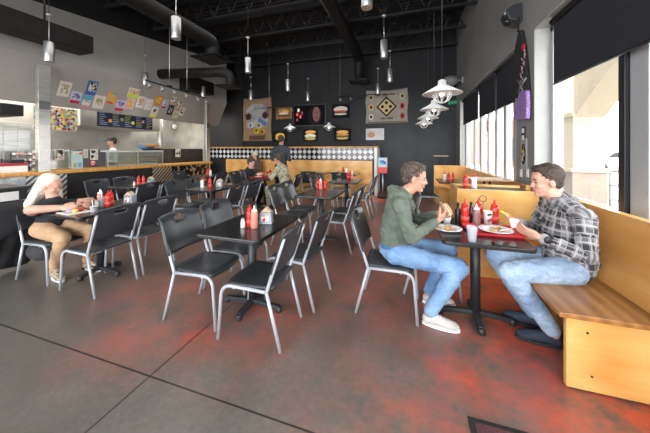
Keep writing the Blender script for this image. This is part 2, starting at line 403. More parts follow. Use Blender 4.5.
def tile_mat():
    m = mat('diamond_tile', (.02,.02,.02), .2); nt, b = NT(m); v, x, y, z = coords(nt)
    k = 2*math.pi/.17
    f = mth(nt,'ADD', mth(nt,'COSINE', mth(nt,'MULTIPLY',x,k)), mth(nt,'COSINE', mth(nt,'MULTIPLY',z,k)))
    n = noise_(nt, v, 14, 2)
    lt = ramp(nt, n, [(.3,(.38,.39,.40)),(.7,(.72,.72,.72))])
    f1 = mth(nt,'GREATER_THAN', mth(nt,'ABSOLUTE', f), .14)
    cc = mixc(nt, mth(nt,'GREATER_THAN', f, .1), (.012,.012,.014), lt)
    nt.links.new(cc, b.inputs['Base Color']); return m
HW = Vector((-4, 8.4, 0))
t = empty('partition_wall', HW, 0, 'low partition wall with black and white diamond tiles and honey wood cap', 'partition')
rb(-7.35,-1.0,8.22,8.45,0,1.49,'core',M_black,t,HW)
rb(-7.35,-1.02,8.20,8.219,1.1,1.485,'tile_band',tile_mat(),t,HW)
rb(-7.37,-.90,8.17,8.5,1.49,1.535,'cap',M_orange,t,HW,bevel=.006)
rb(-1.0,-.92,8.17,8.47,0,1.49,'end_post',M_white,t,HW,bevel=.004)
rb(-1.0,-.94,8.47,9.38,0,1.49,'side_panel',M_jamb,t,HW)
# long bench in front of partition
BB = Vector((-3.6, 8.0, 0))
t = empty('wooden_bench', BB, 0, 'long plywood bench with high back along the tiled partition', 'bench')
rb(-6.4,-1.05,8.1,8.165,0,1.085,'backrest',M_woodX,t,BB,bevel=.004)
rb(-6.4,-1.05,7.7,8.1,.42,.46,'seat',M_woodX,t,BB,bevel=.004)
rb(-6.4,-1.05,7.76,7.79,0,.42,'front_panel',M_woodX,t,BB)
rb(-1.1,-1.05,7.79,8.1,0,.42,'end_panel',M_woodX,t,BB)
# wall bench near the camera
NB = Vector((1.15, 2.6, 0))
t = empty('wooden_bench', NB, 0, 'long plywood wall bench under the windows where the man in plaid sits', 'bench')
def bench_back(par, off, y0, y1):
    b = MB(); b.prism([(1.345-off.x,y0-off.y,.40),(1.43-off.x,y0-off.y,.97),(1.485-off.x,y0-off.y,.97),(1.485-off.x,y0-off.y,.40)], (0,y1-y0,0))
    return b.build('backrest', M_woodY, par, bevel=.004)
bench_back(t, NB, -1.9, 3.38)
rb(.855,1.37,1.9,3.35,.43,.458,'seat',M_seatwood,t,NB,bevel=.004)
rb(.9,1.48,1.925,1.955,.012,.43,'end_panel',M_woodX,t,NB)
rb(1.12,1.14,1.956,3.34,.012,.43,'front_panel',M_woodY,t,NB)
rb(.91,1.47,1.935,1.95,0,.012,'plinth',M_black,t,NB)
rb(1.35,1.48,-1.9,1.92,0,.40,'lower_back_panel',M_woodY,t,NB)
for (bx,bz) in ((1.0,.35),(1.02,.1)):
    MB().lathe([(.006,0),(.006,.004),(0,.005)],10,Matrix.Translation((bx-NB.x,1.925-NB.y,bz))@Matrix.Rotation(P2,4,'X')).build('screw', M_darkmetal, t)
# booth divider box with planter tray top
DB = Vector((.95,3.5,0))
t = empty('booth_divider', DB, 0, 'double sided plywood booth divider with black tray top behind the sauce bottles', 'divider')
rb(.54,1.335,3.36,3.40,0,.97,'front_panel',M_woodX,t,DB,bevel=.003)
rb(.54,1.335,3.86,3.90,0,.97,'rear_panel',M_woodX,t,DB,bevel=.003)
rb(.54,.58,3.40,3.86,0,.97,'side_panel',M_woodY,t,DB)
rb(.58,1.335,3.40,3.86,.925,.945,'tray',M_iron,t,DB)
rb(.54,1.335,3.33,3.36,0,.08,'base_board',M_woodX,t,DB)
# bench along the wall further back
FB = Vector((1.2,6,0))
t = empty('wooden_bench', FB, 0, 'far plywood wall bench under the row of narrow windows', 'bench')
bench_back(t, FB, 3.95, 7.72)
rb(.95,1.36,4.75,7.7,.43,.458,'seat',M_seatwood,t,FB,bevel=.004)
rb(.98,1.0,4.75,7.7,0,.43,'front_panel',M_woodY,t,FB)
FD = Vector((1.0,7.8,0))
t = empty('booth_divider', FD, 0, 'far plywood booth back standing across the aisle end near the black wall', 'divider')
rb(.68,1.48,7.78,7.86,0,1.0,'back_panel',M_woodX,t,FD,bevel=.003)
rb(.68,1.3,7.4,7.78,.43,.46,'seat',M_woodX,t,FD)
rb(.70,1.3,7.44,7.46,0,.43,'front_panel',M_woodX,t,FD)
# high ledge tables by the pillar
def ledge_table(x, y, w, d, z, label):
    o = empty('ledge_table', (x,y,0), 0, label, 'table')
    MB().box((0,0,z-.015),(w,d,.03)).build('tabletop', wood_light, o, bevel=.006)
    for sx in (-.035,.035): MB().tube([(sx,0,0.01),(sx,0,z-.03)],.016,10).build('leg', M_darkmetal, o)
    MB().lathe([(.2,0),(.2,.012),(.03,.03)],20).build('base', M_iron, o)
    return o
wood_light = wood_mat('pale_laminate_wood', 0, (.42,.27,.14), (.55,.38,.22))
ledge_table(1.12, 4.45, .5, .32, 1.0, 'narrow high table with pale wood top beyond the booth divider')
ledge_table(.95, 8.75, .4, .3, 1.25, 'small high table with pale wood top in front of the black wall')

# ---------------- dining tables ----------------
def make_table(w, d, z=.75):
    o = empty('dining_table')
    b = MB(); r = .05; pts = []
    for (cx, cy, a0) in ((w/2-r,d/2-r,0),(-w/2+r,d/2-r,90),(-w/2+r,-d/2+r,180),(w/2-r,-d/2+r,270)):
        for k in range(6):
            a = math.radians(a0+90*k/5); pts.append((cx+r*math.cos(a), cy+r*math.sin(a), z-.03))
    b.prism(pts, (0,0,.03)).build('tabletop', M_tabletop, o, bevel=.006, seg=3)
    MB().tube([(0,0,.06),(0,0,z-.04)],.038,18).build('column', M_iron, o)
    MB().lathe([(.055,z-.05),(.11,z-.04),(.11,z-.031)],18).build('top_plate', M_iron, o)
    for k in range(4):
        a = math.radians(45+90*k) if False else math.radians(90*k)
        L = .20 if k % 2 else .27
        M = Matrix.Rotation(a,4,'Z')
        f = MB(); f.prism([(.0,-.03,.045),(.0,.03,.045),(L,.02,.02),(L,-.02,.02)],(0,0,.035),M)
        f.lathe([(.026,0),(.028,.02),(.024,.045),(0,.05)],12,M@Matrix.Translation((L,0,0)))
        f.build('foot', M_iron, o, bevel=.004)
    return o
TABLES = {}
proto_t = None
def place_table(key, x0, x1, y0, y1, label):
    global proto_t
    o = make_table(.6, .78) if proto_t is None else copy_tree(proto_t)
    proto_t = proto_t or o
    o.location = ((x0+x1)/2, (y0+y1)/2, 0); o.scale = (1,1,1)
    tag(o, label, 'table', 'black dining tables'); TABLES[key] = o
    return o
place_table('men', .235,.845,2.10,2.88, 'black pedestal dining table between the two seated men')
place_table('front', -1.65,-1.05,1.68,2.46, 'empty black dining table nearest the camera over the floor joint')
place_table('r2', -1.60,-1.0,3.52,4.30, 'black dining table right behind the front empty table')
place_table('r3', -1.6,-1.0,5.28,6.06, 'black dining table third back in the right row before the bench')
place_table('r4', -1.95,-1.35,6.98,7.62, 'black dining table at the right end of the partition bench')
place_table('r5', -2.85,-2.25,6.98,7.62, 'black dining table at the bench left of the end one')
place_table('w1', -3.70,-3.10,1.72,2.5, 'black dining table where the blond woman is eating')
place_table('m2', -3.65,-3.05,3.50,4.28, 'black dining table in the middle row behind the blond woman')
place_table('m3', -3.65,-3.05,5.3,6.08, 'black dining table shared by the soldier and the woman in black')
place_table('l2', -5.2,-4.6,3.3,4.08, 'black dining table beside the black counter front')
place_table('l3', -5.35,-4.75,5.3,6.08, 'black dining table beside the striped metal counter front')
place_table('win', .62,1.22,5.9,6.68, 'black dining table at the far wall bench under the narrow windows')

# ---------------- chairs ----------------
def make_chair():
    o = empty('dining_chair'); hw = .205
    # seat shell
    b = MB(); nx, ny = 10, 10; vs = []; fs = []
    for i in range(nx+1):
        for j in range(ny+1):
            u = i/nx; v = j/ny*2-1
            w = (.215 - .03*(1-u)) * (1 - .10*max(0,(u-.75)/.25)**2)
            x = -.19 + .42*u - (.03*v*v if u > .8 else 0)*((u-.8)/.2 if u>.8 else 0)
            z = .435 - .018*(1-v*v)*math.sin(math.pi*min(1,u*1.1)) - .03*max(0,(u-.85)/.15)**2
            vs.append((x, w*v, z))
    for i in range(nx):
        for j in range(ny):
            a = i*(ny+1)+j; fs.append((a,a+1,a+ny+2,a+ny+1))
    s = b.add(vs,fs,True).build('seat', M_plastic, o)
    m = s.modifiers.new('solid','SOLIDIFY'); m.thickness = .02; m.offset = -1
    # backrest shell with an oval hand hole
    nz, nyy = 16, 26; vs = []; idx = {}; fs = []
    def P(zf, yf):
        z = .545 + .305*zf; y = yf*(hw+.012)
        top = .018*(1-yf*yf)*max(0,(zf-.6)/.4)
        x = -.185 - .10*(zf) - .028*(1-yf*yf) - .02*max(0,(zf-.85)/.15)
        return (x, y, z+top)
    hc, ha, hb = (.84, 0), .085, .34
    for i in range(nz+1):
        for j in range(nyy+1):
            zf = i/nz; yf = j/nyy*2-1
            e = math.hypot((zf-hc[0])/ha, yf/hb)
            idx[i,j] = len(vs)
            if .6 < e < 1.35:
                zf = hc[0]+(zf-hc[0])/e; yf = yf/e
            vs.append(P(zf,yf)); 
    for i in range(nz):
        for j in range(nyy):
            zf = (i+.5)/nz; yf = (j+.5)/nyy*2-1
            if math.hypot((zf-hc[0])/ha, yf/hb) < .95: continue
            fs.append((idx[i,j],idx[i,j+1],idx[i+1,j+1],idx[i+1,j]))
    s = MB().add(vs,fs,True).build('backrest', M_plastic, o)
    m = s.modifiers.new('solid','SOLIDIFY'); m.thickness = .014
    for sg in (-1,1):
        y = sg*hw
        MB().tube([(-.285,y,.80),(-.24,y,.66),(-.19,y,.52)] + arc((-.19,y,.52),(-.165,y,.44),(-.15,y,.40),4)[1:], .0125, 10).build('upright', M_frame, o)
        MB().tube([(.25,y,0),(.225,y,.33)] + arc((.225,y,.33),(.215,y,.415),(.13,y,.413),7)[1:] + [(-.15,y,.405)], .0125, 10).build('leg', M_frame, o)
        MB().tube([(-.15,y,.412),(-.26,y,0)], .0125, 10).build('leg', M_frame, o)
    MB().tube([(-.14,-hw,.40),(-.14,hw,.40)], .01, 8).build('crossbar', M_frame, o)
    MB().tube([(.12,-hw,.40),(.10,-.1,.375),(.10,.1,.375),(.12,hw,.40)], .009, 8).build('crossbar', M_frame, o)
    return o
proto_c = None; 
def chair(x, y, rz, label):
    global proto_c
    o = make_chair() if proto_c is None else copy_tree(proto_c)
    proto_c = proto_c or o
    o.location = (x, y, 0); o.rotation_euler = (0,0,math.radians(rz))
    tag(o, label, 'chair', 'black chairs with silver tube legs'); return o
chair(-.17, 2.46, -2, 'black chair with silver legs under the man in the green hoodie')
chair(-1.70, 1.90, 2, 'nearest chair on the left side of the front empty table, facing right')
chair(-1.72, 2.37, -2, 'far chair on the left side of the front empty table')
chair(-1.12, 1.85, 182, 'nearest chair of all, at the right side of the front empty table')
chair(-1.03, 2.38, 176, 'second chair on the right side of the front empty table')
chair(-1.71, 3.72, 3, 'left near chair at the table behind the front empty one')
chair(-1.73, 4.17, -2, 'left far chair at the table behind the front empty one')
chair(-1.0, 3.73, 180, 'right near chair at the table behind the front empty one')
chair(-.98, 4.22, 178, 'right far chair at the table behind the front empty one')
chair(-1.72, 5.45, 2, 'left near chair at the third table of the right row')
chair(-1.74, 5.92, -3, 'left far chair at the third table of the right row')
chair(-.98, 5.50, 181, 'right near chair at the third table, towards the red stand')
chair(-.97, 5.97, 177, 'right far chair at the third table, towards the red stand')
chair(-1.67, 6.72, 90, 'chair with its back to the camera at the end bench table')
chair(-2.50, 6.72, 90, 'chair with its back to the camera left of the end bench table')
chair(-3.84, 1.93, 2, 'chair under the blond woman with a black coat over its back')
chair(-3.10, 1.92, 180, 'near chair with its back to the camera across from the blond woman')
chair(-3.12, 2.42, 180, 'second chair across from the blond woman, next to the near one')
chair(-3.78, 3.75, 4, 'left near chair at the middle row table, facing right')
chair(-3.80, 4.20, -2, 'left far chair at the middle row table')
chair(-3.0, 3.72, 180, 'right near chair at the middle row table, showing its back')
chair(-2.98, 4.22, 178, 'right far chair at the middle row table, before the seated woman in black')
chair(-3.95, 5.70, 0, 'chair under the woman in the black jacket')
chair(-2.75, 5.72, 180, 'chair under the soldier in camouflage')
chair(-4.55, 3.40, 180, 'near chair at the right side of the table by the black counter front')
chair(-4.55, 3.88, 178, 'far chair at the right side of the table by the black counter front')
chair(-5.35, 3.45, 2, 'near chair between the counter and the table beside it')
chair(-5.35, 3.93, -2, 'far chair between the counter and the table beside it')
chair(-4.72, 5.45, 180, 'near chair at the right side of the table by the striped counter front')
chair(-4.72, 5.95, 178, 'far chair at the right side of the table by the striped counter front')
chair(-5.5, 5.45, 2, 'near chair between the striped counter front and its table')
chair(-4.4, 6.75, 60, 'chair turned towards the bench left of the woman in black')
chair(.22, 2.91, 0, 'empty chair beside the man in the green hoodie, on his far side')
chair(.16, 4.05, 25, 'chair past the booth divider, half hidden by the sandwich eater')
chair(.42, 6.25, 0, 'chair at the far window table behind the man in the hoodie')

# ---------------- outside the windows ----------------
M_stucco = mat('pale_stucco', (.50,.42,.30), .9, bump=.2, bscale=60)
M_stone = mat('stone_veneer', (.45,.36,.30), .9)
nt, b_ = NT(M_stone); v, x, y, z = coords(nt)
br = nt.nodes.new('ShaderNodeTexBrick'); br.inputs['Scale'].default_value = 3.2; br.inputs['Color1'].default_value = (.36,.24,.17,1); br.inputs['Color2'].default_value = (.28,.23,.21,1); br.inputs['Mortar'].default_value = (.25,.23,.2,1)
mp = nt.nodes.new('ShaderNodeMapping'); mp.inputs['Rotation'].default_value = (P2, 0, P2); nt.links.new(v, mp.inputs[0]); nt.links.new(mp.outputs[0], br.inputs[0]); nt.links.new(br.outputs[0], b_.inputs['Base Color'])
struct(MB().rng(1.81, 60, -20, 70, -.25, -.15).build('floor', mat('pavement', (.20,.195,.19), .9, var=.08)))
def pier(y0, y1, label):
    o = empty('arcade_pier', (3.45,(y0+y1)/2,-.15), 0, label, 'pillar')
    w = (y1-y0)/2
    MB().rng(-.25,.25,-w,w,1.2,2.25).build('shaft', M_stucco, o)
    MB().rng(-.28,.28,-w-.03,w+.03,0,1.12).build('stone_base', M_stone, o)
    MB().rng(-.31,.31,-w-.06,w+.06,1.12,1.2).build('stone_cap', M_stucco, o, bevel=.01)
    MB().rng(-.3,.3,-w-.05,w+.05,2.25,2.34).build('moulding', M_stucco, o, bevel=.015)
pier(6.6, 7.5, 'pale pier with a stone base seen through the big window')
pier(-.2, .9, 'nearest pale pier of the arcade outside the big window')
pier(12.2, 13.3, 'farther pale pier beyond the narrow windows')
def arch(y0, y1, label):
    b = MB(); pts = [(3.2,y0,4.4)]
    for k in range(17):
        a = math.pi*k/16; t_ = k/16; pts.append((3.2, y0+(y1-y0)*t_, 2.08+1.3*math.sin(math.pi*t_)))
    pts += [(3.2,y1,4.4)]
    o = b.prism(pts, (.5,0,0)).build('arcade_arch', M_stucco); tag(o, label, 'arch')
arch(.9, 6.6, 'wide stucco arch outside the big window')
arch(7.5, 12.2, 'stucco arch outside the narrow far windows')
def railing(x, y0, y1, label):
    o = empty('metal_railing', (x,y0,-.15), 0, label, 'railing'); L = y1-y0
    for z in (1.12, .8, .48): MB().tube([(0,0,z),(0,L,z)], .025, 8).build('rail', M_grail, o)
    n = max(2, int(L/1.3)+1)
    for k in range(n): MB().tube([(0,L*k/(n-1),0),(0,L*k/(n-1),1.12)], .025, 8).build('post', M_grail, o)
M_grail = mat('grey_rail', (.2,.22,.22), .5)
railing(4.3, 3.0, 9.0, 'grey metal railing outside the big window')
def car(x, y, rz, col, label):
    o = empty('parked_car', (x,y,-.15), rz, label, 'car')
    m = mat('car_paint', col, .25, coat=.5)
    side = [(-2.2,.35),(-2.25,.8),(-2.1,.95),(-1.3,1.02),(-.7,1.45),(.7,1.47),(1.35,1.02),(2.1,.9),(2.25,.7),(2.2,.35)]
    MB().prism([(a,-.85,c) for a,c in side], (0,1.7,0)).build('car_body', m, o, bevel=.06, seg=3)
    g = [(-1.15,1.04),(-.65,1.40),(.65,1.42),(1.2,1.04)]
    MB().prism([(a,-.87,c) for a,c in g], (0,1.74,0)).build('side_window', M_darkmetal, o)
    for sx in (-1.4,1.4):
        for sy in (-.8,.8):
            MB().lathe([(.33,-.1),(.34,0),(.33,.1)],18,Matrix.Translation((sx,sy,.33))@Matrix.Rotation(P2,4,'X')).build('wheel', M_rubber, o)
p = at_z(609, 168, 0); car(14.5, 24.5, 0, (.75,.76,.78), 'white car parked outside left of the orange sign')
car(23.5, 29.5, 0, (.5,.52,.55), 'grey car parked outside behind the railing')
car(8.5, 22, 1.2, (.45,.08,.06), 'red car parked outside the narrow far windows')
o = empty('roadside_sign', (18.4, 29.5, -.15), -.55, 'orange and white sign across the car park', 'sign')
MB().rng(-.08,.08,-.08,.08,0,2.6).build('post', M_white, o)
MB().rng(-.7,.7,-.1,.1,2.6,4.4).build('sign_box', M_white, o)
MB().rng(-.6,.6,-.12,-.1,3.4,4.3).build('orange_panel', mat('sign_orange',(.8,.25,.06),.5), o)
MB().rng(-.6,.6,-.12,-.1,2.7,3.2).build('blue_panel', mat('sign_blue',(.15,.3,.5),.5), o)
o = empty('shop_building', (9.5, 30, -.15), 0, 'brick shop building seen through the narrow far windows', 'building')
MB().rng(-3,3,0,6,0,4.5).build('wall', mat('red_brick',(.17,.075,.055),.9,var=.2,vscale=10), o)
MB().rng(-3.1,3.1,-.1,6.1,4.5,4.9).build('parapet', M_stucco, o)
for k in range(3): MB().rng(-2.5+1.8*k,-1.3+1.8*k,-.03,0,.6,2.8).build('window', M_darkmetal, o)

# ---------------- blinds ----------------
def blind(y0, y1, zb, label, x=XR+.07):
    o = empty('roller_blind', (x,(y0+y1)/2,0), 0, label, 'blind'); L = (y1-y0)/2
    MB().tube([(0,-L,ZH-.06),(0,L,ZH-.06)], .04, 14).build('roller', M_blind, o)
    MB().rng(-.003,.003,-L+.02,L-.02,zb+.02,ZH-.06).build('fabric', M_blind, o)
    MB().tube([(0,-L+.02,zb+.015),(0,L-.02,zb+.015)], .012, 8).build('bottom_bar', M_darkmetal, o)
    return o
blind(.4, 3.62, 2.15, 'large dark roller blind over the big window')
for k, (a, b2, lab) in enumerate(((4.55,5.62,'nearest narrow dark blind of the far window row'),(5.68,6.9,'middle dark blind of the far window row'),(6.96,8.7,'farthest dark blind of the far window row'))):
    blind(a, b2, 2.16, lab)

# ---------------- ducts ----------------
def duct(pts, r, name_label, plate=None, cap=True):
    p0 = Vector(pts[-1]); o = empty('air_duct', tuple(p0), 0, name_label, 'duct')
    L = [Vector(p)-p0 for p in pts]
    MB().tube(L, r, 22).build('pipe', M_duct, o)
    if plate:
        MB().prism([(-plate,-plate,-.03),(plate,-plate,-.03),(plate,plate,-.03),(-plate,plate,-.03)],(0,0,.035)).build('diffuser_plate', M_duct, o, bevel=.01)
        MB().prism([(-plate*.75,-plate*.75,-.045),(plate*.75,-plate*.75,-.045),(plate*.75,plate*.75,-.045),(-plate*.75,plate*.75,-.045)],(0,0,.014)).build('grille', M_darkmetal, o)
    for q in range(1, len(L)-6, 2) if len(L) > 9 else []:
        pass
    return o
duct([(-5.3,-.5,4.5),(-5.3,2,4.5),(-5.3,4.5,4.5),(-5.3,5.6,4.5)]+arc((-5.3,5.7,4.5),(-5.3,6.15,4.5),(-5.3,6.15,4.25),6)+[(-5.3,6.15,4.02)], .2, 'long round black duct ending above the counter with a square plate', .42)
e = Vector((-4.72,6.17,0)); a = Vector((-6.79,5.75,0)); dr = (e-a).normalized()
k0 = e-dr*.35
duct([(a.x,a.y,3.6),(k0.x,k0.y,3.6)]+[tuple(v) for v in arc((k0.x,k0.y,3.6),(e.x,e.y,3.6),(e.x,e.y,3.35),6)][1:]+[(e.x,e.y,3.2)], .135, 'short round black duct coming out of the grey fascia', .3)
duct([(-1.55,.2,4.5),(-1.55,4,4.5),(-1.55,8.2,4.5)]+arc((-1.55,8.3,4.5),(-1.55,8.65,4.5),(-1.55,8.65,4.2),6)+[(-1.55,8.65,3.72)], .155, 'long round black duct down the middle of the ceiling', .33)
o = empty('duct_box', (-6.2,1.2,3.35), 0, 'long rectangular black duct hung on rods at the upper left', 'duct')
MB().rng(-.22,.2,-3.5,2.4,0,.33).build('box', M_duct, o, bevel=.01)
for y in (-.6,.55,1.75): MB().tube([(.0,y,.33),(.0,y,2.02)], .015, 8).build('hanger_rod', M_darkmetal, o)
o = empty('duct_box', (-6.6,5.75,3.25), 0, 'small black duct box on the grey fascia under the round duct', 'duct')
o.location = (-6.62, 6.9, 3.3)
MB().rng(-.17,.25,-.5,.55,0,.42).build('box', M_duct, o, bevel=.01)

# ---------------- pendants ----------------
def make_pendant():
    o = empty('cylinder_pendant')
    MB().lathe([(.066,0),(.068,.004),(.068,.33),(.06,.338),(.012,.342)],24).build('shade', M_alu, o)
    MB().lathe([(0,.012),(.058,.012),(.058,.006),(0,.006)],20).build('lens', M_glow, o)
    MB().tube([(0,0,.34),(0,0,.79)], .006, 8).build('stem', M_alu, o)
    MB().lathe([(.012,.76),(.045,.785),(.045,.80),(0,.805)],16).build('canopy', M_alu, o)
    MB().tube([(0,0,.8),(0,0,2.248)], .004, 6).build('cable', M_black, o)
    return o
proto_p = None
for px, yb, lab in ((176,39,'cylinder pendant hanging before the long duct, second from the left'),(49,62,'leftmost cylinder pendant, under the rectangular duct'),
    (248,73,'cylinder pendant right of the square duct plates'),(251,100,'small far cylinder pendant before the burlap banner'),(288,91,'cylinder pendant over the burger pictures'),
    (203,97,'cylinder pendant beside the right end of the track lights'),(367,8,'cylinder pendant cut by the top edge of the picture'),(384,58,'large cylinder pendant above the patch banner'),
    (390,82,'cylinder pendant just right of and behind the large one'),(378,94,'small cylinder pendant in front of the patch banner'),(308,101,'small cylinder pendant in front of the television'),
    (145,85,'cylinder pendant at the left end of the track lights')):
    zb = 2.9 if px == 49 else 3.15
    p = at_z(px, yb, zb)
    o = make_pendant() if proto_p is None else copy_tree(proto_p); proto_p = proto_p or o
    o.location = p; tag(o, lab, 'pendant lamp', 'aluminium cylinder pendants')
    add_light('SPOT', 'pendant_beam', (p.x,p.y,p.z-.02), 22, (1,.95,.86), size=.05, spot=1.7, blend=.8)
def make_cage():
    o = empty('cage_pendant')
    MB().lathe([(.225,0),(.228,.004),(.05,.11),(.045,.16),(.02,.175),(.0,.178)],28).build('shade', M_white, o)
    MB().lathe([(.222,-.001),(.046,.105),(0,.11)],28).build('shade_lining', M_white, o)
    MB().sphere((0,0,.03),(.035,.035,.055)).build('bulb', M_glow, o)
    for k in range(4):
        a = math.pi*k/4; c, s = math.cos(a), math.sin(a)
        MB().tube([(.11*math.cos(t)*c,.11*math.cos(t)*s,.02-.13*math.sin(t)) for t in [math.pi*i/14 for i in range(15)]], .005, 6).build('cage_wire', M_white, o)
    MB().tube([(.11*math.cos(t),.11*math.sin(t),.0) for t in [2*math.pi*i/24 for i in range(25)]], .005, 6).build('cage_ring', M_white, o)
    MB().tube([(0,0,.17),(0,0,3.22)], .006, 6).build('rod', M_darkmetal, o)
    return o
proto_g = None
for px, yr, z, lab in ((442,94,2.1,'nearest and largest white caged lamp of the row by the windows'),(434,110,2.1,'second white caged lamp of the row by the windows'),
    (428,118.5,2.12,'third white caged lamp of the row by the windows'),(424,124,2.13,'farthest white caged lamp of the row by the windows'),
    (290,128.5,2.2,'white caged lamp below the left burger picture'),(329,127.5,2.2,'white caged lamp right of the television')):
    p = at_z(px, yr, z)
    o = make_cage() if proto_g is None else copy_tree(proto_g); proto_g = proto_g or o
    o.location = p; tag(o, lab, 'pendant lamp', 'white caged pendant lamps')
# track lights
def track(x0, x1, heads, label, hang, top=5.38):
    x0 = Vector(x0); x1 = Vector(x1); o = empty('track_light', tuple(x0), 0, label, 'track light')
    d = x1-x0
    MB().tube([(0,0,0), d], .018, 6).build('rail', M_darkmetal, o)
    for t in hang: q = d*t; MB().tube([q, q+Vector((0,0,top-x0.z))], .006, 6).build('hanger', M_alu, o); MB().box(q+Vector((0,0,.02)),(.09,.09,.04)).build('mount', M_darkmetal, o)
    for t in heads:
        q = d*t; M = Matrix.Translation(q+Vector((0,0,-.03))) @ Matrix.Rotation(-.5,4,'Y')
        h = MB().lathe([(.016,-.01),(.02,-.04),(.045,-.12),(.045,-.13)],14,M).build('lamp_head', M_alu, o)
        MB().lathe([(0,-.118),(.038,-.119),(.038,-.124),(0,-.124)],14,M).build('bulb', M_glow, h)
track((-5.3,4.13,2.9),(-5.5,6.1,2.9),(.03,.2,.38,.58,.8,.97),'track of six small lamps in front of the paper posters',(.33,.62),4.33)
track((-2.4,8.7,3.25),(-.9,8.7,3.25),(.1,.35,.72),'track of small lamps in front of the patch banner',(.12,))
track((-5.4,8.75,3.0),(-4.0,8.75,3.0),(.2,.62,.93),'track of small lamps in front of the burlap banner',(.3,))

# ---------------- wall things ----------------
def paint(m_cols, seed, scale=9):
    m = mat('print', (.5,.5,.5), .7); nt, b = NT(m); v, x, y, z = coords(nt)
    vo = nt.nodes.new('ShaderNodeTexVoronoi'); vo.inputs['Scale'].default_value = scale
    mp = nt.nodes.new('ShaderNodeMapping'); mp.inputs['Location'].default_value = (seed*3.1, seed*1.7, seed); nt.links.new(v, mp.inputs[0]); nt.links.new(mp.outputs[0], vo.inputs[0])
    sp = nt.nodes.new('ShaderNodeSeparateColor'); nt.links.new(vo.outputs['Color'], sp.inputs[0])
    n = len(m_cols); c = ramp(nt, sp.outputs[0], [(i/n, c_) for i, c_ in enumerate(m_cols)], 'CONSTANT')
    nt.links.new(c, b.inputs['Base Color']); return m
def on_slant(px, py):
    # fascia band: x = -6.8 - (3.23-z)*.465
    k = .4/.86; r = ray(px, py); O = Vector((0,0,H))
    # x - k z = -6.8 - 3.23k
    t = (-6.8-3.23*k - (O.x-k*O.z))/(r.x-k*r.z); return O+r*t, t
e2 = Vector((.4,0,.86)).normalized(); nn = Vector((e2.z,0,-e2.x))
WHT=(.72,.70,.64); GRN=(.30,.36,.16); ORG=(.75,.36,.06); YEL=(.72,.62,.06); BLU=(.05,.12,.42); CYA=(.1,.42,.62); PUR=(.35,.28,.55); REDC=(.5,.03,.06); DRK=(.03,.03,.03); TAN=(.5,.4,.28); PNK=(.62,.3,.3)
pcache = {}
def pmat(c):
    if c not in pcache: pcache[c] = mat('ink', c, .7)
    return pcache[c]
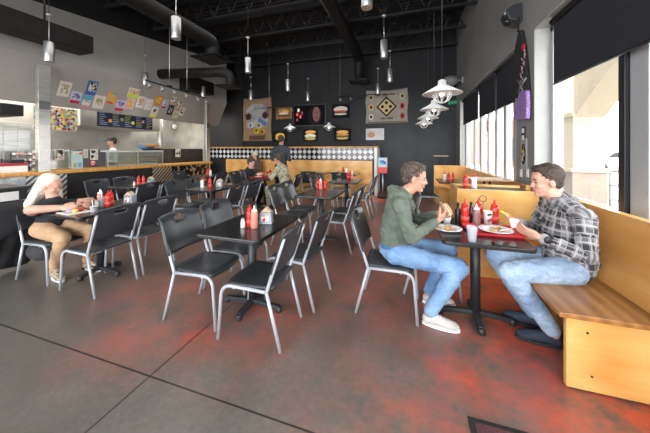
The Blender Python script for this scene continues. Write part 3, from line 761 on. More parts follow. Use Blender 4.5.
for i, (px, py, w, h, base, blobs, lab) in enumerate((
    (64.5,89,11,15,WHT,[(0,0,.62,.6,[WHT,GRN,TAN])],'white colouring sheet, leftmost of the papers on the grey fascia'),
    (75.8,97.5,10,12,(.55,.55,.7),[(0,.12,.7,.45,[WHT,PUR,BLU]),(0,-.36,.9,.25,[REDC])],'purple and white flyer with a red foot, second from the left'),
    (91.8,88,10,14,BLU,[(.05,.08,.7,.62,[WHT,GRN,WHT,DRK])],'blue bordered sheet placed above its neighbours'),
    (86.3,102,10,13,CYA,[(0,-.05,.8,.45,[WHT,TAN,WHT]),(0,-.38,.9,.2,[PNK])],'sky blue sheet directly below the blue bordered one'),
    (99,102,11,13,WHT,[(0,0,.62,.6,[WHT,GRN,TAN])],'white colouring sheet right of the sky blue one'),
    (112,98,10,12,ORG,[(0,0,.7,.55,[YEL,ORG,TAN]),(.1,.36,.5,.15,[CYA]),(-.1,-.4,.6,.12,[REDC])],'orange and yellow sheet with a teal corner'),
    (120,105.5,10,11,(.55,.5,.62),[(0,.12,.7,.4,[WHT,PUR,BLU]),(0,-.36,.9,.25,[REDC])],'small lilac flyer with a red foot below the orange sheet'),
    (133.5,93,12,9.5,WHT,[(0,.15,.85,.4,[TAN,WHT,ORG]),(0,-.3,.97,.36,[(.62,.72,.03)])],'landscape sheet with a lime green lower band'),
    (130,103.5,9,11,(.6,.45,.5),[(0,0,.7,.7,[ORG,YEL,TAN])],'orange drawing below the lime banded sheet'),
    (140.8,102,9,11.5,(.66,.62,.58),[(0,0,.6,.6,[WHT,GRN,PNK])],'pale drawing right of the small orange drawing'),
    (148.6,104.5,8.5,11,(.72,.68,.66),[(0,.0,.7,.6,[WHT,(.6,.6,.6)])],'nearly blank white paper in the middle of the row'),
    (158.6,100.5,8,10,(.62,.25,.08),[(0,.05,.8,.6,[ORG,YEL,ORG])],'deep orange drawing right of the blank white paper'),
    (154.2,112,8,10.5,WHT,[(0,.15,.35,.3,[DRK,WHT]),(0,-.36,.95,.25,[YEL])],'white sheet with a yellow foot, lowest of the row'),
    (164.6,104,6.5,9,(.5,.5,.62),[(0,.1,.7,.4,[WHT,PUR,BLU]),(0,-.36,.9,.22,[REDC])],'narrow lilac flyer with a red foot near the right end'),
    (173.5,100,7,9,TAN,[(0,.05,.8,.6,[WHT,DRK,WHT])],'black and white animal drawing on tan paper, upper right'),
    (170.3,110,7,10,DRK,[(0,0,.6,.5,[PUR,WHT,DRK])],'dark drawing with pale figure at the lower right of the row'),
    (179.3,104.8,7,9,TAN,[(0,.05,.8,.6,[WHT,DRK,WHT])],'black and white animal drawing on tan paper, just below the upper one'),
    (181.8,111.5,6,8,WHT,[(0,0,.7,.7,[WHT,DRK,TAN])],'small round pale drawing, rightmost of the papers'),
    (175.6,114.5,6,7,WHT,[(0,0,.7,.7,[WHT,TAN,GRN])],'small pale drawing left of the rightmost one'))):
    p, d = on_slant(px, py); wm = w*d/FPX/1.12; hm = h*d/FPX/.95
    o = empty('paper_poster', tuple(p+nn*.003), 0, lab, 'poster', 'papers taped to the grey fascia')
    M = Matrix(((0,e2.x,nn.x),(1,e2.y,nn.y),(0,e2.z,nn.z))).to_4x4()
    MB().box((0,0,.001),(wm,hm,.003),M).build('sheet', pmat(base), o)
    for (bx, by, bw, bh, cols) in blobs:
        m = pmat(cols[0]) if len(cols) == 1 else paint(cols, i+1, 22)
        MB().box((bx*wm,by*hm,.004),(bw*wm,bh*hm,.002),M).build('printed_picture' if len(cols)>1 else 'colour_band', m, o)

def wallpic(name, x0, y0, x1, y1, Y, thick, m, label, cat, group=None):
    a = at_y(x0, y1, Y); b2 = at_y(x1, y0, Y); c = at_y(x1, y1, Y)
    w = b2.x-a.x; z0 = a.z; z1 = at_y((x0+x1)/2, y0, Y).z; z0 = at_y((x0+x1)/2, y1, Y).z
    o = empty(name, ((a.x+b2.x)/2, Y, (z0+z1)/2), 0, label, cat, group)
    return o, w, z1-z0
YW = YB-.012
M_black_print = mat('print_black', (.008,.008,.009), .8, spec=.2)
M_bun = mat('bun', (.80,.42,.09), .5, var=.2, vscale=20); M_cheese = mat('cheese', (.9,.62,.05), .5); M_lettuce = mat('lettuce', (.18,.32,.06), .6); M_tomato = mat('tomato', (.5,.05,.03), .5); M_patty = mat('patty', (.10,.04,.02), .7); M_mayo = mat('mayo', (.7,.66,.55), .5); M_amber = mat('amber_print', (.25,.12,.03), .6, var=.5, vscale=3)
def discs(o, layers, w, h):
    # stacked burger layers standing slightly proud of the board
    for (nm, m, cz, rx, rz) in layers:
        MB().sphere((0,-.018,cz*h),(rx*w,.012,rz*h),20,10).build(nm, m, o)
def burger(x0,y0,x1,y1,lab,kind,board=M_black_print):
    o, w, h = wallpic('food_picture', x0,y0,x1,y1, YW, .02, None, lab, 'picture', 'burger pictures on the black wall')
    MB().box((0,0,0),(w,.02,h)).build('board', board, o)
    L = {'burger':[('lower_bun',M_bun,-.28,.34,.10),('lettuce',M_lettuce,-.2,.40,.07),('patty',M_patty,-.1,.36,.08),('cheese',M_cheese,-.02,.38,.06),('tomato',M_tomato,.04,.34,.05),('top_bun',M_bun,.2,.36,.17)],
         'mayo':[('lower_bun',M_bun,-.3,.34,.08),('lettuce',M_lettuce,-.22,.40,.06),('filling',M_mayo,-.05,.38,.15),('patty',M_patty,-.1,.3,.05),('top_bun',M_bun,.24,.36,.15)],
         'omelet':[('bread',M_bun,-.1,.36,.28),('topping',M_cheese,.08,.33,.24),('filling',M_mayo,-.05,.22,.12)],
         'meat':[('bread',M_mayo,.12,.40,.22),('meat',M_tomato,0,.36,.16),('patty',M_patty,-.12,.40,.06),('lower_bread',M_mayo,-.22,.36,.08)],
         'amber':[('plate',M_patty,-.2,.38,.12),('filling',M_mayo,-.08,.3,.14),('top_bun',M_bun,.15,.34,.16)]}[kind]
    discs(o, L, w, h)
burger(229,129,241,141,'burger picture left of the burlap banner','burger')
burger(273.5,131,287,142,'yellow topped sandwich picture above the standing man','omelet')
burger(303,129,318,141.5,'tall pale filled burger picture below the television','mayo')
burger(334,128.5,351,141,'yellow burger picture right of the caged lamp','burger')
burger(276,107,292,119,'amber glowing burger picture left of the television','amber',M_amber)
burger(332,104,349.5,118,'red meat sandwich picture right of the television','meat')
o, w, h = wallpic('menu_picture', 366,128.5,384,140, YW, .02, None, 'small pale framed photo below the patch banner', 'picture')
MB().box((0,0,0),(w,.02,h)).build('board', mat('pale_print',(.55,.52,.5),.6,col2=(.75,.75,.78),vscale=3), o)
MB().sphere((-.2*w,-.014,-.05*h),(.22*w,.01,.26*h)).build('face_shape', mat('beige_print',(.5,.3,.2),.6), o)
# television
o, w, h = wallpic('television', 293.5,104.5,326,126, YB-.05, .06, None, 'flat television on the black wall showing a dark haired face', 'television')
MB().box((0,.0,0),(w,.06,h)).build('bezel', M_plastic, o, bevel=.008)
scr = MB().box((0,-.032,0),(w*.95,.004,h*.92)).build('screen', mat('screen_dark',(.004,.003,.005),.7,spec=.1), o)
MB().sphere((.17*w,-.0335,-.02*h),(.22*w,.003,.46*h),20,12).build('hair_shape', mat('screen_hair',(.012,.010,.012),.6,spec=.1), scr)
fs_ = MB().sphere((.22*w,-.036,.03*h),(.115*w,.003,.34*h),20,12).build('face_shape', mat('screen_face',(.05,.03,.03),.5,emis=(.30,.13,.10),estr=.20,spec=.1), scr)
for (ex_, ez_, ew_, eh_) in ((.19,.10,.02,.02),(.27,.10,.02,.02),(.235,-.14,.035,.02)): MB().sphere((ex_*w,-.039,ez_*h),(ew_*w,.002,eh_*h),10,6).build('feature_shape', bpy.data.materials['screen_hair'], fs_)
for (ax, az, r, c) in ((-.37,.05,.035,(.9,.12,.06)),(-.33,.25,.04,(.8,.7,.6)),(-.27,-.05,.04,(.7,.08,.1)),(-.37,-.2,.03,(.5,.1,.05)),(-.22,.12,.03,(.4,.05,.08))):
    MB().sphere((ax*w,-.034,az*h),(r*w,.003,r*1.4*w)).build('light_spot', mat('screen_light',c,.4,emis=c,estr=.12), scr)
# burlap banner and patch banner
M_burlap = mat('burlap', (.30,.20,.12), .95, var=.2, vscale=30, bump=.3, bscale=120)
def cloth(w, h, wav, n=24):
    b = MB(); vs = []; m_ = 16
    for i in range(n+1):
        for j in range(m_+1):
            u = i/n-.5; v = j/m_-.5
            sag = .035*(u*2)**2 if j == m_ else .02*(u*2)**2*(j/m_)
            vs.append((u*w*(1+.02*math.sin(v*9)), wav*math.sin(u*15+v*3), v*h + sag*h*1.2))
    fs = [(i*(m_+1)+j,(i+1)*(m_+1)+j,(i+1)*(m_+1)+j+1,i*(m_+1)+j+1) for i in range(n) for j in range(m_)]
    return b.add(vs, fs, True)
o, w, h = wallpic('wall_banner', 243.5,99,271.5,141, YB-.06, .01, None, 'brown burlap banner with a grey landscape picture on the black wall', 'banner')
c = cloth(w,h,.012).build('burlap_cloth', M_burlap, o); c.modifiers.new('s','SOLIDIFY').thickness = .01
MB().prism([(-.36*w,-.03,-.18*h),(.36*w,-.03,-.18*h),(.40*w,-.03,.22*h),(.3*w,-.03,.34*h),(.1*w,-.03,.38*h),(-.15*w,-.03,.38*h),(-.34*w,-.03,.3*h),(-.40*w,-.03,.2*h)],(0,.008,0)).build('grey_picture', mat('grey_scene',(.22,.22,.23),.8,col2=(.45,.44,.42),vscale=3), o)
MB().box((.2*w,-.036,.04*h),(.32*w,.006,.1*h),Matrix.Rotation(.6,4,'Y')).build('blue_shape', mat('banner_blue',(.08,.15,.35),.7), o)
for ax, az, m in ((-.22,-.12,M_whitep),(-.02,-.26,M_cheese),(.2,-.28,M_bun),(.08,-.14,M_mayo),(-.3,.08,M_patty),(.3,.1,M_patty)):
    f = MB().lathe([(0,0),(.10*w,0),(.11*w,.01),(0,.012)],18,Matrix.Translation((ax*w,-.03,az*h))@Matrix.Rotation(P2,4,'X')).build('round_patch', m, o)
    g = MB().box((ax*w,-.045,az*h),(.03*w,.004,.11*w)).box((ax*w,-.0455,az*h),(.11*w,.004,.03*w)).build('cross_mark', M_black_print, f)
MB().box((0,-.03,-.42*h),(.55*w,.008,.10*h)).build('dark_text_strip', M_patty, o)
o, w, h = wallpic('wall_banner', 366,90.5,408,123, YB-.08, .01, None, 'tan banner with a black diamond emblem and small patches down both sides', 'banner')
c = cloth(w,h,.015).build('tan_cloth', mat('tan_cloth',(.36,.32,.28),.95,var=.08,bump=.2,bscale=150), o); c.modifiers.new('s','SOLIDIFY').thickness = .01
for sz, m in ((.31,M_black_print),(.25,mat('gold_patch',(.62,.48,.25),.8))):
    MB().prism([(0,-.034-(.31-sz)*.1,sz*h),(-sz*h,-.034-(.31-sz)*.1,0),(0,-.034-(.31-sz)*.1,-sz*h),(sz*h,-.034-(.31-sz)*.1,0)],(0,.006,0)).build('diamond_emblem', m, o)
for k in range(4):
    a = math.pi/2*k; q = Vector((math.cos(a)*.12*h,-.046,math.sin(a)*.12*h)); r = .06*h
    MB().prism([(q.x+r,q.y,q.z),(q.x,q.y,q.z+r),(q.x-r,q.y,q.z),(q.x,q.y,q.z-r)],(0,.004,0)).build('leaf_mark', M_black_print, o)
for sx in (-1,1):
    for k, m in enumerate((M_kraft,M_tomato if sx>0 else M_bun,M_tomato if sx>0 else M_mayo)):
        f = MB().sphere((sx*.37*w,-.032,(.3-.3*k)*h),(.055*w,.006,.10*h)).build('side_patch', m, o)
        MB().sphere((sx*.37*w,-.038,(.3-.3*k)*h),(.028*w,.004,.05*h)).build('patch_centre', M_black_print, f)
for z_, n_ in ((.37,16),(-.36,9)):
    for k in range(n_):
        if (k*7)%5 == 3: continue
        MB().box(((k-n_/2+.5)*.034*w*1.0,-.034,z_*h+ (.01 if k%2 else 0)),(.022*w,.004,.05*h)).build('letter', M_black_print, o)
MB().box((0,-.028,-.47*h),(.9*w,.004,.02*h)).build('hem', M_patty, o)

# menu board and kitchen items
def xpic(name, x0,y0,x1,y1, X, m, lab, cat, th=.02, frame=None, group=None):
    a = at_x(x0,(y0+y1)/2,X); b2 = at_x(x1,(y0+y1)/2,X); xm = (x0+x1)/2
    z1 = at_x(xm,y0,X).z; z0 = at_x(xm,y1,X).z; cy = (a.y+b2.y)/2
    o = empty(name, (X, cy, (z0+z1)/2), 0, lab, cat, group); w = abs(b2.y-a.y); h = z1-z0
    MB().box((0,0,0),(th,w,h)).build('board' if name!='paper_notice' else 'sheet', m, o)
    return o, w, h
M_navy = mat('navy_board', (.012,.018,.06), .4)
o, w, h = xpic('menu_board', 97,113.5,152,128, -7.36, M_navy, 'long navy menu board with rows of small writing above the cooking line', 'menu board', .03)
random.seed(3)
for k in range(5):
    for r in range(7):
        L = random.uniform(.4,.9)*w/7
        MB().box((.018, (-.42+.21*k)*w + L/2 - .05*w, (.36-.12*r)*h),(.004,L,.028*h)).build('writing_line', pmat((.45,.5,.6)) if random.random()<.7 else pmat((.6,.6,.1)), o)
for k in range(4): MB().box((.018,(-.3+.2*k)*w,(-.1+.15*(k%2))*h),(.004,.05*w,.2*h)).build('food_thumbnail', pmat([ORG,GRN,YEL,PNK][k]), o)
o, w, h = xpic('collage_board', 33,107.5,77,130.5, -7.5, mat('frame_white',(.6,.6,.58),.5), 'crowded multicolour collage board behind the near steel post', 'picture', .03)
MB().box((.018,0,0),(.006,w*.97,h*.96)).build('collage_picture', paint([YEL,REDC,WHT,ORG,GRN,TAN,CYA,(.6,.1,.05),YEL,BLU,WHT,DRK], 4, 26), o)
for sy in (-.4,.4): MB().tube([(0,sy*w,h/2),(0,sy*w,3.38-o.location.z)],.004,6).build('hanging_wire', M_darkmetal, o)
# stainless kitchen equipment
def block(name, px0, px1, X, depth, z0, z1, m, lab, cat, doors=0):
    a = at_x(px0,150,X).y; b2 = at_x(px1,150,X).y
    o = empty(name, (X-depth/2,(a+b2)/2,z0), 0, lab, cat); w = abs(b2-a)
    MB().box((0,0,(z1-z0)/2),(depth,w,z1-z0)).build('body', m, o, bevel=.01)
    for k in range(doors):
        dw = w/doors
        d = MB().box((depth/2+.008,-w/2+dw*(k+.5),(z1-z0)/2),(.016,dw*.94,(z1-z0)*.94)).build('door', m, o, bevel=.004)
        MB().rng(depth/2+.03,depth/2+.045,-w/2+dw*(k+.85)-.01,-w/2+dw*(k+.85)+.01,(z1-z0)*.35,(z1-z0)*.6).build('handle', M_darkmetal, d)
    return o
block('refrigerator', -12, 30, -8.4, .8, 0, 2.05, M_steel, 'tall stainless refrigerator at the left end of the kitchen', 'refrigerator', 3)
block('exhaust_hood', 0, 24, -7.6, 1.2, 2.12, 2.35, M_black, 'black hood box under the grey fascia at the far left', 'hood')
block('exhaust_hood', 80, 160, -8.0, 1.2, 2.05, 3.38, M_steelwall, 'wide stainless exhaust hood behind the menu board', 'hood')
block('cooking_range', 84, 165, -8.35, .85, 0, .95, M_steel, 'stainless cooking range behind the glass guard', 'range', 4)
block('pass_cabinet', 47, 70, -7.2, .5, 0, 1.42, M_steel, 'steel cabinet end right of the near post with colourful leaflets', 'cabinet')
block('pass_cabinet', 83, 106, -7.18, .4, 0, 1.43, mat('grey_panel',(.12,.12,.125),.5), 'dark grey panel of the pass carrying white notices', 'cabinet')
block('pass_cabinet', 171, 203, -7.18, .4, 0, 1.46, mat('umber_panel',(.035,.028,.024),.5,var=.3), 'dark brown panel of the pass near the far post', 'cabinet')
block('prep_shelf', 70, 83, -7.22, .4, 0, 1.02, M_steel, 'low steel shelf between the two pass panels', 'shelf')
def notice(x0,y0,x1,y1,X,lab,base=WHT,cols=None,seed=1,cat='notice'):
    o, w, h = xpic('paper_notice', x0,y0,x1,y1,X,pmat(base),lab,cat,.004)
    if cols: MB().box((.004,0,0),(.002,w*.8,h*.8)).build('printed_picture', paint(cols,seed,16), o)
    else:
        for k in range(5): MB().box((.004,0,(.3-.15*k)*h),(.002,w*.7,h*.05)).build('writing_line', pmat((.2,.2,.2)), o)
notice(54.5,149,64,160,-7.16,'leaflet with small colour pictures beside the near post',WHT,[GRN,WHT,YEL,WHT,DRK,WHT,PNK],2)
notice(83.5,149.5,88,158,-7.15,'narrow white notice on the left of the grey panel')
notice(90.2,149.3,98,160,-7.15,'white drawn notice on the right of the grey panel',WHT,[WHT,(.6,.6,.6),WHT,DRK],6)
notice(175.5,149,180.5,157,-7.15,'white sign with a black sketch on the brown panel',WHT,[WHT,DRK,WHT],8)
notice(49,150,53,160,-7.16,'bluish slip beside the near post',(.5,.55,.6))
p = at_x(93,163,-7.16); o = empty('round_sticker', tuple(p), 0, 'round red sticker with a white middle on the grey panel', 'sticker')
MB().lathe([(0,0),(.075,0),(.075,.004),(0,.004)],24,Matrix.Rotation(P2,4,'Y')@Matrix.Scale(1,4)).build('disc', pmat((.5,.02,.06)), o); MB().lathe([(0,.004),(.05,.004),(.05,.006),(0,.006)],24,Matrix.Rotation(P2,4,'Y')).build('white_centre', pmat(WHT), o)
MB().box((.008,0,0),(.003,.07,.02)).build('red_bar', pmat((.5,.02,.06)), o)
# card stand at the pass
o, w, h = xpic('card_stand', 71.5,151,82.5,168.4,-6.95, pmat((.45,.6,.6)), 'pale teal card stand on the counter left of the grey panel', 'stand', .02)
MB().box((.014,-.2*w,-.3*h),(.004,.3*w,.25*h)).build('picture_card', paint([WHT,GRN,TAN],3,20), o); MB().box((.014,.22*w,-.3*h),(.004,.3*w,.25*h)).build('blue_card', pmat((.1,.35,.6)), o); MB().box((.014,0,.38*h),(.004,.85*w,.14*h)).build('header_strip', paint([WHT,TAN,REDC],9,24), o)
# glass guard over the pass
a = at_x(106.5,150,-6.95).y; b2 = at_x(163,150,-6.95).y; yc = (a+b2)/2; w = b2-a
o = empty('glass_guard', (-6.95,yc,1.01), 0, 'long glass guard with a pale steel top rail over the pass', 'guard')
MB().rng(-.22,.02,-w/2,w/2,.36,.40).build('top_rail', mat('pale_steel',(.7,.74,.72),.3,.4), o, bevel=.004)
MB().rng(.01,.016,-w/2+.01,w/2-.01,.02,.36).build('glass_pane', M_guard, o)
for k in (-1,0,1): MB().rng(-.02,.02,k*(w/2-.02)-.015,k*(w/2-.02)+.015,0,.36).build('post', M_steel, o)
MB().rng(-.22,.0,-w/2+.02,w/2-.02,0,.012).build('tray_shelf', M_steel, o)
for k in range(3):
    q = MB().rng(-.2,-.03,w*.19+.0,w*.19+.26,.06+.07*k,.075+.07*k).build('shelf_tray', pmat([BLU,TAN,(.35,.16,.05)][k]), o)
# stack of boats on the guard
for k, (dy, dz, c, rz, lab) in enumerate(((.0,0,DRK,.1,'dark tray at the bottom of the pile on the glass guard'),(-.12,.05,(.08,.2,.5),.35,'blue paper boat in the pile on the glass guard'),(.12,.055,TAN,-.3,'tan paper boat leaning in the pile on the glass guard'),(.02,.11,ORG,.6,'orange paper boat on top of the pile on the glass guard'),(-.1,.15,(.4,.42,.42),-.5,'grey crumpled sheet on top of the pile on the glass guard'))):
    p = at_x(152,150,-7.05)
    o = empty('paper_boat', (-7.05,p.y+dy,1.41+dz), rz, lab, 'food tray', 'pile on the glass guard')
    b = MB(); W2, L2 = .10, .2
    b.add([(-W2,-L2,0),(W2,-L2,0),(W2,L2,0),(-W2,L2,0),(-W2*1.35,-L2*1.3,.055),(W2*1.35,-L2*1.3,.055),(W2*1.35,L2*1.3,.055),(-W2*1.35,L2*1.3,.055)],[(0,1,2,3),(0,4,5,1),(1,5,6,2),(2,6,7,3),(3,7,4,0)])
    q = b.build('boat', pmat(c), o); q.modifiers.new('s','SOLIDIFY').thickness = .004
# clock, pipe
p = at_x(174,127,XK+.035); o = empty('wall_clock', tuple(p), 0, 'small round clock on the steel kitchen wall', 'clock')
Rx = Matrix.Rotation(P2,4,'Y')
MB().lathe([(0,0),(.13,0),(.14,.02),(.13,.03),(.118,.03)],24,Rx).build('case', pmat((.2,.08,.05)), o); MB().lathe([(0,.031),(.116,.031),(.116,.035),(0,.035)],24,Rx).build('face', M_whitep, o)
MB().box((.038,0,.03),(.004,.01,.07)).build('hand', M_black, o); MB().box((.038,.03,0),(.004,.06,.01)).build('hand', M_black, o)
p = at_x(160,150,-8.2); o = MB().tube([(0,0,0),(0,0,3.38)],.09,16).build('vent_pipe', M_steelwall); o.location = (p.x,p.y,.0); tag(o,'upright steel pipe behind the far end of the glass guard','pipe')
# condiment rack at left on the counter
o = empty('wire_rack', (-6.95, at_x(26,160,-6.95).y, 1.01), 0, 'black wire rack of packets standing on the counter left of the near post', 'rack')
for sy in (-.2,.2): MB().tube([(0,sy,0),(0,sy,.36)],.008,8).build('upright', M_darkmetal, o)
for k in range(3): MB().box((0,0,.08+.11*k),(.14,.42,.008)).build('wire_shelf', M_darkmetal, o)
for k in range(3):
    for j in range(2):
        q = empty('food_packet', (-6.93, o.location.y-.1+.2*j, 1.01+.11+.11*k+.005), .2*(j-.5), '%s packet on the %s shelf of the black wire rack' % (['left','right'][j],['lowest','middle','highest'][k]), 'packet', 'packets in the wire rack')
        MB().box((0,0,0),(.10,.16,.045)).build('wrapper', M_paper, q, bevel=.015); MB().box((.052,0,0),(.003,.12,.02)).build('red_label', pmat((.5,.08,.05)), q)
o = empty('toaster_oven', (-6.95, at_x(4,160,-6.95).y, 1.01), 0, 'dark box with red top at the left edge of the counter', 'appliance')
MB().box((0,0,.06),(.3,.5,.12)).build('box', M_white, o, bevel=.01); MB().box((0,0,.145),(.3,.5,.05)).build('red_lid', pmat((.35,.03,.03)), o, bevel=.01)
o = MB().rng(-.1,.1,-.1,.1,0,.24).build('black_canister', M_black, None, .015); o.location = (-6.95, at_x(14,160,-6.95).y, 1.01); tag(o,'black square canister between the red lidded box and the wire rack','canister')
# black condiment cabinet in front of the counter
o = empty('condiment_cabinet', (-6.0,2.55,0), 0, 'black condiment cabinet with a white label behind the coat', 'cabinet')
MB().rng(-.3,.3,-.9,-.04,0,.83).build('body', M_black, o, bevel=.01)
MB().rng(.302,.31,-.42,-.14,.66,.79).build('white_label', M_paper, o)
MB().rng(-.32,.32,-.92,-.02,.83,.86).build('top', M_plastic, o, bevel=.006)
for k in range(2): MB().rng(.302,.312,-.88+.42*k,-.50+.42*k,.08,.6).build('door', M_plastic, o, bevel=.004)

# right wall fittings
p = at_x(463,80,XR); o = empty('wall_speaker', (XR,p.y,p.z), 0, 'grey oval speaker on a bracket high on the window wall', 'speaker')
MB().tube([(0,0,0),(-.16,0,.0)],.02,8).build('bracket', M_alu, o); MB().box((-.02,0,0),(.04,.12,.16)).build('wall_mount', M_alu, o)
MB().sphere((-.32,0,0),(.22,.16,.15),20,12).build('housing', mat('speaker_grey',(.22,.22,.23),.6), o)
p = at_y(454,104,YB); o = empty('exit_sign', (1.38,YB-.03,2.95), 0, 'small dark green exit sign in the far right corner', 'sign')
MB().box((0,0,0),(.3,.05,.2)).build('case', pmat((.012,.05,.03)), o)
def textobj(body, size, M, m, parent, name='lettering', ext=.002):
    cu = bpy.data.curves.new(name,'FONT'); cu.body = body; cu.size = size; cu.extrude = ext; cu.align_x='CENTER'; cu.align_y='CENTER'
    t = bpy.data.objects.new(name, cu); COL.objects.link(t); 
    dg = bpy.context.evaluated_depsgraph_get(); me = bpy.data.meshes.new_from_object(t.evaluated_get(dg)); bpy.data.objects.remove(t)
    t = bpy.data.objects.new(name, me); COL.objects.link(t); me.materials.clear(); me.materials.append(m); me.transform(M)
    if parent is not None: t.parent = parent
    return t
textobj('EXIT', .13, Matrix.Translation((0,-.028,0))@Matrix.Rotation(P2,4,'X'), mat('exit_green',(.05,.4,.2),.5,emis=(.05,.5,.25),estr=.35), o)
p = at_x(519,17,XR); o = empty('wall_lamp_box', (XR,p.y,p.z), 0, 'black hooded box lamp with a bright dome above the hanging costume', 'lamp')
MB().prism([(0,-.13,-.12),(-.16,-.13,-.06),(-.2,-.13,.07),(-.1,-.13,.14),(0,-.13,.14)],(0,.26,0)).build('housing', M_plastic, o, bevel=.012)
MB().sphere((-.15,-.06,.06),(.05,.05,.05)).build('dome', M_whitep, o)
MB().sphere((-.14,.0,-.05),(.06,.06,.05)).build('lens', mat('dark_lens',(.02,.02,.02),.05), o)
# hanging costume
o = empty('hanging_costume', (XR-.05,4.18,2.0), 0, 'hanging black costume with red beads and a purple glitter skirt on the pillar', 'costume')
b = MB(); n = 12
def drape(z0,z1,w0,w1,dp,yo=0,seed=0):
    vs=[]; m_=10
    for i in range(m_+1):
        t=i/m_; z=z0+(z1-z0)*t; w=w0+(w1-w0)*t
        for k in range(16):
            a=2*math.pi*k/16; rr=1+.12*math.sin(5*a+seed+t*2); vs.append((dp*math.sin(a)*rr-.03, yo+w/2*math.cos(a)*rr, z))
    fs=[(i*16+k,i*16+(k+1)%16,(i+1)*16+(k+1)%16,(i+1)*16+k) for i in range(m_) for k in range(16)]+[tuple(range(16))[::-1],tuple(range(m_*16,m_*16+16))]
    return MB().add(vs,fs,True)
oc = o.location.copy()
def wallpoly(pts, th, x0): 
    return MB().prism([at_x(a,b_,x0)-oc for a,b_ in pts],(-th,0,0))
wallpoly([(522.5,30),(524.5,30),(527.5,47),(530,70),(531.5,92),(528,99),(519,98),(513.5,94),(512.5,84),(515,68),(518.5,48)],.05,XR-.005).build('black_drape', mat('black_fabric',(.015,.014,.016),.9), o, bevel=.012)
gl = mat('purple_glitter',(.13,.05,.22),.4,col2=(.42,.28,.58),vscale=60); wallpoly([(523.5,91),(530.5,90),(531,104),(530.5,119),(516.5,120),(517.5,111),(521,101)],.05,XR-.03).build('purple_skirt', gl, o, bevel=.015)
MB().tube([(-.03,0,1.02),(-.02,0,1.22)],.012,6).build('hanging_loop', M_black, o)
XC = XR-.062
MB().sphere(at_x(523.5,47,XC)-oc,(.02,.045,.045)).build('red_bead_cluster', pmat((.4,.01,.03)), o)
random.seed(5)
for k in range(26):
    q = at_x(524-.13*k+random.uniform(-1.6,1.6), 50+1.5*k, XC)-oc
    MB().sphere(q,(.008,.011,.013),8,5).build('bead', pmat((.42,.2,.18)) if k%3 else M_alu, o)
MB().tube([at_x(518,92,XC)-oc,at_x(526,78,XC)-oc],.009,6).tube([at_x(517.5,80,XC)-oc,at_x(524,93,XC)-oc],.009,6).build('silver_cross', M_alu, o)
# pillar plaques
def plaque(px,py,w,h,lab,base,kind):
    p = at_x(px,py,XR); o = empty('wall_plaque', (XR-.006,p.y,p.z),0,lab,'plaque')
    MB().box((0,0,0),(.01,w,h)).build('plate', base, o, bevel=.003)
    if kind=='squares':
        MB().box((-.007,0,.045),(.004,w*.6,h*.32)).build('white_square', M_whitep, o); MB().box((-.007,0,-.05),(.004,w*.6,h*.32)).build('white_square', M_whitep, o)
    if kind=='picture':
        MB().lathe([(0,0),(w*.34,0),(w*.34,.003),(0,.003)],24,Matrix.Translation((-.006,0,0))@Matrix.Scale(2.2,4,(0,0,1))@Matrix.Rotation(-P2,4,'Y')).build('black_oval', M_black_print, o)
        MB().box((-.011,0,.0),(.003,w*.38,h*.55)).build('printed_picture', paint([DRK,REDC,GRN,WHT,DRK,YEL],5,30), o)
plaque(524,134,.12,.20,'small black plaque with two white squares on the pillar',pmat(DRK),'squares')
plaque(524.5,154,.19,.42,'tall plate with a dark arched colour picture on the pillar',mat('plate_grey',(.4,.4,.4),.4),'picture')
for px, lab in ((521.5,'left white switch low on the pillar'),(528,'right white switch low on the pillar')):
    p = at_x(px,173,XR); o = empty('wall_switch',(XR-.005,p.y,p.z),0,lab,'switch'); MB().box((0,0,0),(.01,.07,.11)).build('plate',M_whitep,o,.002); MB().box((-.008,0,0),(.01,.02,.04)).build('toggle',M_whitep,o)
# sanitizer / sign stand by partition end
o = empty('sign_stand', (-.72,7.95,0), 0, 'slim stand with a red and pale blue top beside the partition end', 'stand')
MB().lathe([(.17,0),(.17,.015),(.03,.03)],20).build('base', M_darkmetal, o); MB().tube([(0,0,.02),(0,0,.75)],.018,10).build('pole', M_alu, o)
MB().box((0,0,.82),(.26,.10,.18)).build('red_box', M_red, o, bevel=.01); MB().box((0,0,1.05),(.26,.03,.28)).build('pale_sign', pmat((.5,.6,.68)), o)
MB().box((0,-.018,1.05),(.18,.004,.12)).build('printed_picture', paint([WHT,CYA,BLU],2,14), o)
# floor mat
p0 = un0 = at_z(466,412,0)
o = empty('floor_mat', (.64,1.23,0), 0, 'dark maroon floor mat at the lower right with a black rubber border', 'mat')
MB().rng(-.34,.34,-.33,.33,0,.006).build('rubber_border', M_rubber, o, bevel=.003); MB().rng(-.31,.31,-.30,.30,.006,.011).build('carpet_top', mat('maroon_carpet',(.07,.025,.03),.95,col2=(.14,.05,.06),vscale=150,bump=.5,bscale=300), o)

